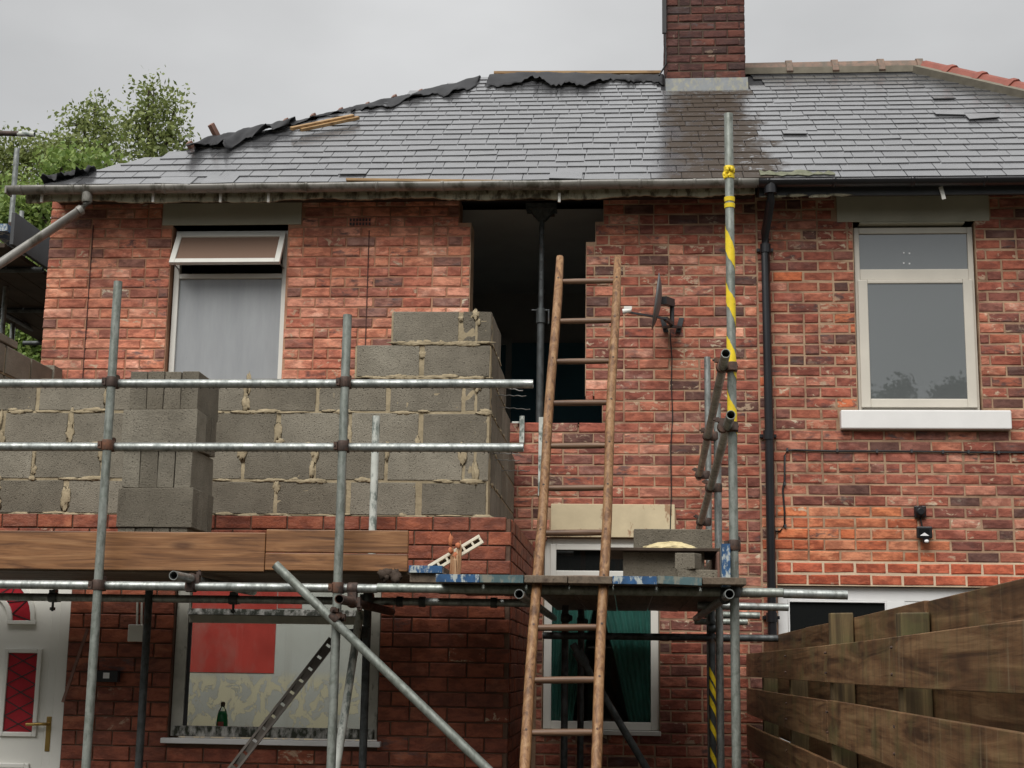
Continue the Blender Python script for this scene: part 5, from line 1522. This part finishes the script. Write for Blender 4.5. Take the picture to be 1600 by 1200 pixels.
# ---------------------------------------------------------------- ladder
LP, LN = (0, 7.80, 1.92), unit((0, 1, -.56))
def lad(px, py, off=0.):
    return atp(px, py, np.array(LP) - LN * off, LN)
ladder = empty('wooden_ladder', (lad(818, 1200)[0], 6.75, 0), 'long wooden pole ladder leaning on the scaffold in front of the broken wall', 'ladder')
sl = []
for (a_, b_) in (((875, 404), (819, 1200)), ((965, 404), (931, 1200))):
    A, B = lad(*a_), lad(*b_); d = unit(B - A); B = A + d * ((A[2] - .02) / -d[2])
    sl.append((A, B))
    nseg = 14; pts = []
    side = unit(np.cross(d, LN)); mb = MB(); V = []; m_ = 10
    for i in range(nseg + 1):
        t = i / nseg; c = A + (B - A) * t + side * .004 * math.sin(i * 1.3)
        kx = .026 * (.86 if i == 0 else 1) * (1 + .03 * math.sin(i * 2.1)); ky = .036 * (.86 if i == 0 else 1)
        for q in range(m_):
            a = 2 * math.pi * q / m_ + .3; cs, sn_ = math.cos(a), math.sin(a)
            V.append(c + side * kx * math.copysign(abs(cs) ** .6, cs) + LN * ky * math.copysign(abs(sn_) ** .6, sn_))
    F = [(i * m_ + q, i * m_ + (q + 1) % m_, (i + 1) * m_ + (q + 1) % m_, (i + 1) * m_ + q) for i in range(nseg) for q in range(m_)] + [tuple(range(m_))[::-1], tuple(range(nseg * m_, nseg * m_ + m_))]
    build(mb.add(V, F, True), 'stile', M_LADD, ladder, fix=True)
    # smooth sides, flat ends
pys = [440, 502, 565, 630, 697, 763, 833, 905, 981, 1063, 1145]
def onstile(s_, py):
    A, B = s_; lo, hi = 0., 1.
    for _ in range(40):
        m_ = (lo + hi) / 2
        if pix(A + (B - A) * m_)[1] < py: lo = m_
        else: hi = m_
    return A + (B - A) * lo
last = None
for py in pys + [1232, 1322, 1418]:
    P, Q = onstile(sl[0], py), onstile(sl[1], py - 1)
    if P[2] < .15: continue
    d = unit(Q - P)
    mb = MB().path([P + d * .02, P + (Q - P) * .3, P + (Q - P) * .7, Q - d * .02], [.0155, .0175, .0175, .0155], 12)
    build(mb, 'rung', M_RUNG, ladder)
    e = MB()
    for c, s_ in ((P, -1), (Q, 1)):
        e.path([c - LN * .0345, c - LN * .0375], .006, 8)
    build(e, 'rung_peg', M_RUST, ladder)

# ---------------------------------------------------------------- fence on the right
fence = empty('board_fence', (.95, 7.0, 0), 'brown weathered hit and miss board fence running back to the house on the right', 'fence')
FX = .90
def fboard(x0, x1, y0, y1, z0, z1):
    n = 10; V = []; sg = rnd.uniform(-.003, .003); tl = rnd.uniform(-.008, .008); t2 = rnd.uniform(-.004, .004)
    for i in range(n + 1):
        t = i / n; y = y0 + (y1 - y0) * t; dz = tl * (t - .5) + sg * math.sin(math.pi * t); dx = .006 * math.sin(t * 5 + y0) 
        V += [(x0 + dx, y, z0 + dz), (x0 + dx + t2, y, z1 + dz), (x1 + dx + t2, y, z1 + dz), (x1 + dx, y, z0 + dz)]
    F = [(i * 4 + k, i * 4 + (k + 1) % 4, (i + 1) * 4 + (k + 1) % 4, (i + 1) * 4 + k) for i in range(n) for k in range(4)] + [(0, 3, 2, 1), (n * 4, n * 4 + 1, n * 4 + 2, n * 4 + 3)]
    build(MB().add(V, F), 'board', M_FENCE, fence, bevel=.003, fix=True)
secs = [(-1.5, 1.71), (1.72, 3.455), (3.475, 7.02), (7.03, 11.6)]
for ya, yb in secs:
    for z0, z1 in ((1.455, 1.622), (1.183, 1.372), (.925, 1.105), (.66, .84), (.40, .58), (.14, .32)):
        fboard(FX, FX + .021, ya, yb, z0, z1)
for ya, yb in ((-1.5, 1.73), (1.74, 5.26), (5.27, 8.76), (8.77, 11.6)):
    for z0, z1 in ((1.565, 1.747), (1.325, 1.50), (1.06, 1.235), (.80, .975), (.53, .71), (.27, .45)):
        fboard(FX + .124, FX + .145, ya, yb, z0, z1)
b = MB()
for yy in (1.72, 3.44, 3.50, 5.25, 7.0, 8.76, 10.5):
    for zc_ in (1.54, 1.277, 1.015, .75):
        for dz in (-.045, .045):
            b.path([(FX - .0035, yy + rnd.uniform(-.012, .012), zc_ + dz), (FX + .004, yy, zc_ + dz)], .0055, 7)
build(b, 'nail_head', M_RUST, fence, kind='stuff')
for yy, zt_ in ((-.05, 1.72), (1.72, 1.72), (3.47, 1.712), (5.25, 1.703), (7.0, 1.765), (8.76, 1.61), (10.5, 1.6)):
    b = MB(); b.box(FX + .0225, FX + .1225, yy - .05, yy + .05, 0, zt_, .002)
    build(b, 'post', M_POST, fence, bevel=.005)

# ---------------------------------------------------------------- fittings on the house wall
# satellite dish
dc = at(1033, 472, 11.32)
dish = empty('satellite_dish', (at(1050, 515, W)[0], W, at(1050, 515, W)[2]), 'grey satellite dish seen almost edge on, fixed to the brick wall right of the ladder', 'satellite dish')
ax = unit((-.98, -.02, .12)); uu = unit(np.cross((0, 0, 1), ax)); vv = np.cross(ax, uu)
V = []; nr, na = 6, 28
for r_ in range(nr + 1):
    for k in range(na):
        a = 2 * math.pi * k / na; rr = r_ / nr
        V.append(dc + uu * .20 * rr * math.cos(a) + vv * .225 * rr * math.sin(a) + ax * .045 * rr * rr)
F = [(r_ * na + k, r_ * na + (k + 1) % na, (r_ + 1) * na + (k + 1) % na, (r_ + 1) * na + k) for r_ in range(nr) for k in range(na)]
build(MB().add(V, F, True), 'reflector', M_DISH, dish, solid=.006)
lnb = at(977, 487, 11.1)
b = MB(); b.bar(at(1040, 498, 11.3), lnb, .022, .014, (0, 0, 1)); build(b, 'arm', M_DKGREY, dish)
b = MB(); b.path([lnb + np.array((-.02, 0, 0)), lnb + np.array((.045, 0, .012))], [.022, .016], 12); b.box(lnb[0] - .01, lnb[0] + .05, lnb[1] - .015, lnb[1] + .015, lnb[2] + .015, lnb[2] + .04); build(b, 'receiver', M_PVC, dish)
b = MB(); q = at(1050, 470, W - .16); q2 = at(1050, 512, W - .16)
b.path([q, q2], .018, 12); b.bar(dc + np.array((.02, .02, .02)), q + np.array((0, 0, -.02)), .05, .06, (0, 0, 1)); b.bar(at(1040, 498, 11.3), q2 + np.array((0, 0, .03)), .03, .03, (0, 0, 1))
build(b, 'pole', M_DKGREY, dish)
b = MB()
for s_ in (-1, 1):
    c = at(1050 + s_ * 12, 508, W - .01); b.obox((c[0], W - .012, c[2]), (xv, yv, unit((s_ * .25, 0, 1))), (.02, .006, .06))
    b.bar((c[0], W - .02, c[2] - .02), (q2[0], W - .16, q2[2] + .01), .03, .02, (0, 0, 1))
build(b, 'wall_bracket', M_DKGREY, dish)
pts = [at(x_, y_, W - .007) for x_, y_ in ((1047, 520), (1050, 560), (1049, 600), (1051, 650), (1048, 700), (1049, 770), (1047, 836))]
tag(build(MB().path(pts, .0045, 7), 'cable', M_CABLE), 'thin dark cable hanging from the satellite dish down the brick wall', 'cable')
# flood light with sensor, alarm box
p = at(1437, 800, W)
ab = tag(build(MB().box(p[0] - .045, p[0] + .045, W - .03, W - .002, p[2] - .045, p[2] + .045), 'wall_box', M_GUTB, bevel=.006), 'black square wall box with a round cover, above the flood light', 'box')
b = MB(); b.path([(p[0], W - .0305, p[2]), (p[0], W - .045, p[2]), (p[0], W - .058, p[2])], [.043, .041, .022], 20); build(b, 'cover', M_GUTB, ab)
f = at(1442, 833, W); fl = empty('flood_light', (f[0], W, f[2]), 'small black flood light with motion sensor on the neighbour brick wall', 'light')
build(MB().box(f[0] - .058, f[0] + .058, W - .075, W - .035, f[2] - .045, f[2] + .045), 'housing', M_GUTB, fl, bevel=.008)
build(MB().box(f[0] - .042, f[0] + .036, W - .078, W - .0755, f[2] - .028, f[2] + .024), 'lens', M_GLASSD, fl)
b = MB(); b.add([(f[0] - .038, W - .0795, f[2] - .027), (f[0] + .032, W - .0795, f[2] - .027), (f[0] - .003, W - .0795, f[2] - .003)], [(0, 1, 2)]); build(b, 'reflector', M_WHITE, fl)
b = MB(); b.path([(f[0] + .01, W - .05, f[2] - .046), (f[0] + .01, W - .052, f[2] - .08)], [.028, .024], 14); b.path([(f[0] - .0, W - .02, f[2]), (f[0], W - .034, f[2])], .03, 14); b.box(f[0] - .03, f[0] + .03, W - .02, W - .002, f[2] - .04, f[2] + .04); build(b, 'sensor', M_GUTB, fl)
b = MB(); b.blob((f[0] + .012, W - .072, f[2] - .068), (.018, .012, .014), 3, 10, 6, 0); build(b, 'sensor_lens', M_WHITE, fl)
b = MB(); b.path([(p[0], W - .012, p[2] - .045), (f[0] - .005, W - .012, f[2] + .044)], .006, 8); build(b, 'lead', M_CABLE, fl)
pts = [at(x_, y_, W - .009) for x_, y_ in ((1680, 708), (1600, 707), (1530, 707), (1470, 706), (1400, 705), (1300, 705), (1240, 703), (1230, 704), (1226, 712), (1226, 750), (1223, 765), (1226, 800), (1226, 820), (1219, 830), (1210, 830), (1204, 826))]
cb = tag(build(MB().path(pts, .0075, 8), 'cable', M_CABLE), 'black cable clipped along the neighbour wall and turning down beside the black pipe', 'cable')
b = MB()
for x_, y_ in ((1230, 703), (1308, 704), (1370, 705), (1424, 705), (1473, 706), (1513, 706), (1560, 707), (1226, 756), (1227, 822)):
    c = at(x_, y_, W - .01); b.obox((c[0], W - .012, c[2]), (xv, yv, zv), (.008, .012, .013))
build(b, 'cable_clip', M_DKGREY, cb)

# ---- leaning rod and slotted metal strip in front of the dark wall
a_, b_ = at(137, 983, 9.28), at(99, 1095, 9.18); b_ = a_ + (b_ - a_) * 1.02
tag(build(MB().bar(a_, b_, .018, .012), 'thin_rod', M_STUB), 'thin brown rod hanging slanted beside the white door', 'rod')
A, B = at(520, 1000, 8.95), at(376, 1186, 8.75)
B = A + (B - A) * 2.1; u = unit(B - A); nrm = unit(np.cross(u, yv))
ms = empty('metal_strip', (B[0], B[1], B[2]), 'long slotted metal strip leaning in front of the dirty window', 'strip')
b = MB()
for s_ in (-1, 1): b.bar(A + nrm * s_ * .022, B + nrm * s_ * .022, .014, .02, yv)
L = np.linalg.norm(B - A); n = int(L / .085)
for i in range(n + 1):
    c = A + u * L * i / n; b.bar(c - nrm * .0148, c + nrm * .0148, .070, .006, yv)
build(b, 'channel', M_STRIP, ms)
build(MB().bar(A + u * (L * .62) - nrm * .033, B - nrm * .033, .008, .024, yv), 'pale_edge', M_WTUBE, ms)

# ---------------------------------------------------------------- second scaffold at the far left
sc2 = empty('scaffold', (-5.7, 13.0, 0), 'dark scaffold with a raised platform beyond the left end of the house', 'scaffold')
def tube2(a, b_, mat=M_GALV, name='standard'):
    return build(MB().pipe(a, b_), name, mat, sc2)
xq = -5.73
tube2((xq, 13.0, 0), (xq, 13.0, at(22, 232, 13)[2])); 
p = at(34, 330, 14.5); tube2((p[0], 14.5, 0), (p[0], 14.5, p[2]))
p = at(21, 505, 15.2); tube2((p[0], 15.2, 0), (p[0], 15.2, p[2]))
a_, b_ = at(-60, 207, 12.6), at(30, 209, 12.6); tube2(a_, b_, M_RUST, 'guard_rail'); a_, b_ = at(28, 209, 12.6), at(54, 210, 12.6); tube2(a_, b_, M_WTUBE, 'guard_rail')
a_, b_ = at(-10, 348, 12.2), at(92, 425, 15.2); tube2(a_, b_, M_WTUBE, 'guard_rail')
a_, b_ = at(6, 490, 13.4), at(70, 525, 15.6); tube2(a_, b_, M_GALVD, 'ledger')
a_, b_ = at(40, 396, 15.0), at(78, 397, 15.0); tube2(a_, b_, M_GALV, 'transom')
zt_, zb_ = at(45, 381, 12.7)[2], at(45, 428, 12.7)[2]
build(MB().box(-5.18, -5.145, 11.75, 15.8, zb_, zt_), 'toe_board', M_DKGREY, sc2, bevel=.003)
for i in range(5):
    build(MB().box(-5.19 - .23 * (i + 1), -5.19 - .23 * i - .006, 11.7 + .05 * (i % 2), 15.9, zb_ - .04, zb_ - .002), 'deck_board', M_DARKW, sc2, bevel=.003)
for i, y_ in enumerate((12.3, 13.8, 15.3)):
    tube2((-6.5, y_, zb_ - .07), (-5.1, y_, zb_ - .07), M_GALVD, 'transom')
p0, p1 = at(-12, 355, 12.2), at(18, 366, 12.2)
build(MB().box(p0[0], p1[0], 12.1, 12.9, p1[2], p0[2]), 'blue_board_end', M_BLUE, sc2, bevel=.003)
for (px_, py_, yy) in ((18, 355, 13.0), (35, 395, 14.5)):
    p = at(px_, py_, yy); b = MB(); b.path([p - zv * .04, p + zv * .04], .034, 12); build(b, 'coupler', M_RUST, sc2)

# ---------------------------------------------------------------- trees
def leaves(mb, centres, sig, per, size, g_):
    C_ = np.repeat(np.array(centres), per, 0); n = len(C_)
    P = C_ + g_.normal(0, 1, (n, 3)) * np.array(sig)
    a = g_.normal(0, 1, (n, 3)); a /= np.linalg.norm(a, axis=1)[:, None]
    bb = g_.normal(0, 1, (n, 3)); bb -= a * (a * bb).sum(1)[:, None]; bb /= np.linalg.norm(bb, axis=1)[:, None]
    s_ = size * g_.uniform(.6, 1.35, (n, 1))
    V = np.stack([P - a * s_, P + bb * s_ * .55, P + a * s_, P - bb * s_ * .55], 1).reshape(-1, 3)
    return V
def tree(label, mat, base, blobs, seed, dens=1.0, leaf=.055, group='trees beyond the left end of the house'):
    """blobs: (centre, radii) of the crown's masses in metres"""
    g_ = np.random.default_rng(seed); r_ = random.Random(seed)
    t = empty('leafy_tree', base, label, 'tree', group)
    cents = []; limb = MB()
    top = max((b_[0] for b_ in blobs), key=lambda q: q[2])
    trunk_pts = [np.array(base) + (np.array((top[0], top[1], top[2])) - np.array(base)) * k / 6 + np.array((.12 * math.sin(k * 1.7 + seed), .1 * math.cos(k * 1.3), 0)) * (k > 0) for k in range(7)]
    limb.path(trunk_pts, [.15 * (1 - k / 6.2) ** 1.5 + .008 for k in range(7)], 9)
    for c, rad in blobs:
        c = np.array(c); rad = np.array(rad)
        n = max(8, int(dens * 200 * (rad[0] * rad[2]) ** .9))
        src = trunk_pts[min(5, max(2, int(6 * (c[2] - rad[2] - base[2]) / max(.1, top[2] - base[2]))))]
        limb.path([src, (src + c) / 2 + np.array((r_.uniform(-.2, .2), 0, -.1)), c], [.05, .03, .012], 6)
        for i in range(n):
            d = g_.normal(0, 1, 3); d /= np.linalg.norm(d)
            rr = g_.uniform(.25, 1.0) ** .6
            p = c + d * rad * rr * (1 + .25 * g_.normal())
            cents.append(p)
            if i % 3 == 0: limb.path([c + (p - c) * .1, c + (p - c) * .5 + np.array((0, 0, -.03)), p], [.014, .009, .004], 5)
    V = leaves(None, cents, (.14, .14, .12), 24, leaf, g_)
    n = len(V) // 4; c = V.mean(0)
    me = bpy.data.meshes.new('crown'); me.vertices.add(len(V)); me.vertices.foreach_set('co', (V - c).ravel())
    me.loops.add(n * 4); me.loops.foreach_set('vertex_index', np.arange(n * 4)); me.polygons.add(n); me.polygons.foreach_set('loop_start', np.arange(n) * 4)
    me.update(calc_edges=True); me.materials.append(mat)
    o = bpy.data.objects.new('crown', me); COL.objects.link(o); o.parent = t; o.location = c - origin(t); ORG[o.name] = c
    build(limb, 'trunk', M_BARK, t)
    return t
def blobs_px(lst, y):
    out = []
    for (px, py, rx, ry) in lst:
        p = at(px, py, y); s_ = np.linalg.norm(p - CAM) / FPX
        out.append((p, (rx * s_, (rx + ry) / 2 * s_ * 1.1, ry * s_)))
    return out
def gnd(px, y): q = at(px, 600, y); return (q[0], y, 0)
tree('tall airy tree with a pointed top just left of the slate roof', M_LEAFD, gnd(238, 23), blobs_px([(232, 140, 12, 20), (238, 178, 27, 26), (215, 208, 24, 26), (262, 212, 28, 30), (272, 172, 10, 20), (235, 245, 42, 26), (240, 300, 60, 40)], 23), 11, 1.0, .045)
tree('slimmer airy tree left of the tallest tree, loose gaps in its crown', M_LEAFD, gnd(150, 24), blobs_px([(148, 165, 14, 16), (128, 195, 26, 20), (165, 200, 22, 22), (150, 230, 38, 26), (110, 225, 18, 22), (150, 290, 60, 45)], 24), 12, .9, .045)
tree('broad tree behind the far left scaffold pole', M_LEAFD, gnd(30, 26), blobs_px([(25, 235, 34, 26), (75, 245, 34, 24), (-20, 260, 40, 40), (40, 300, 55, 40), (15, 380, 60, 50), (60, 420, 40, 50)], 26), 13, 1.0, .05)
tree('fresh light green tree low behind the left roof corner', M_LEAFL, gnd(120, 19), blobs_px([(130, 258, 42, 17), (95, 262, 36, 20), (60, 330, 50, 40), (20, 330, 30, 40)], 19), 14, 1.5, .045)
tree('bright green bush growing below the far left platform', M_LEAFL, gnd(40, 20), blobs_px([(45, 540, 40, 40), (20, 580, 40, 40), (70, 500, 30, 35), (20, 460, 40, 40)], 20), 15, 2.2, .05)
# trees at the viewer's back, seen in the upper right pane
def refl(px, py, yt):
    p = at(px, py, Yr); d = p - CAM; d[1] *= -1
    return p + d * ((yt - p[1]) / d[1])
def blobs_rf(lst, y):
    s_ = (2 * W - y) / FPX * 1.02
    return [(refl(px, py, y), (rx * s_, rx * s_, ry * s_)) for (px, py, rx, ry) in lst]
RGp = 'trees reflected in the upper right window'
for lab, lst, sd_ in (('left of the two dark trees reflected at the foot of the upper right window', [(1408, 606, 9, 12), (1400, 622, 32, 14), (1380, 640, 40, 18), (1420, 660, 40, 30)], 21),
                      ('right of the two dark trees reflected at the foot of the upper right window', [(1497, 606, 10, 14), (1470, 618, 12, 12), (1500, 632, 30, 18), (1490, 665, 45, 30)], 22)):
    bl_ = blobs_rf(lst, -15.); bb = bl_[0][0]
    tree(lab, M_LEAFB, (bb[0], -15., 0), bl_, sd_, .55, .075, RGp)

# a dark bank of trees across the gardens behind the viewer closes the low sky
g_ = np.random.default_rng(31); n = 120000
topf = lambda X: 7.7 + .55 * np.sin(X * .55) + .45 * np.sin(X * 1.37 + 1) + .3 * np.sin(X * 2.9)
X = g_.uniform(-70, 75, n); Yv = g_.uniform(-20, -15.8, n)
P = np.stack([X, Yv, topf(X) * g_.uniform(0.02, 1, n) ** .75], 1)
V = leaves(None, P, (.05, .05, .05), 1, .17, g_)
m_ = len(V) // 4; F = np.arange(m_ * 4).reshape(-1, 4)
gx = np.arange(-70, 75.1, .5); rows = []                     # the dense inside of the bank
for k, (yy, fr) in enumerate(((-16.6, 0.), (-16.3, .4), (-16.7, .75), (-17.6, .88), (-19.2, .6), (-19.4, 0.))):
    rows.append(np.stack([gx, yy + .35 * np.sin(gx * 1.7 + k), topf(gx) * fr + .15 * np.sin(gx * 2.3 + 2 * k) * (fr > 0)], 1))
nb = len(gx); VB = np.concatenate(rows)
FB = np.array([(k * nb + i, k * nb + i + 1, (k + 1) * nb + i + 1, (k + 1) * nb + i) for k in range(5) for i in range(nb - 1)]) + len(V)
VA = np.concatenate([V, VB]); FA = np.concatenate([F, FB])
me = bpy.data.meshes.new('tree_bank'); me.vertices.add(len(VA)); me.vertices.foreach_set('co', VA.ravel())
me.loops.add(FA.size); me.loops.foreach_set('vertex_index', FA.ravel()); me.polygons.add(len(FA)); me.polygons.foreach_set('loop_start', np.arange(len(FA)) * 4)
me.update(calc_edges=True); me.materials.append(M_LEAFB)
o = bpy.data.objects.new('tree_bank', me); COL.objects.link(o)
tag(o, 'dark bank of garden trees behind the viewer, reflected in the panes', 'trees', None, 'stuff')
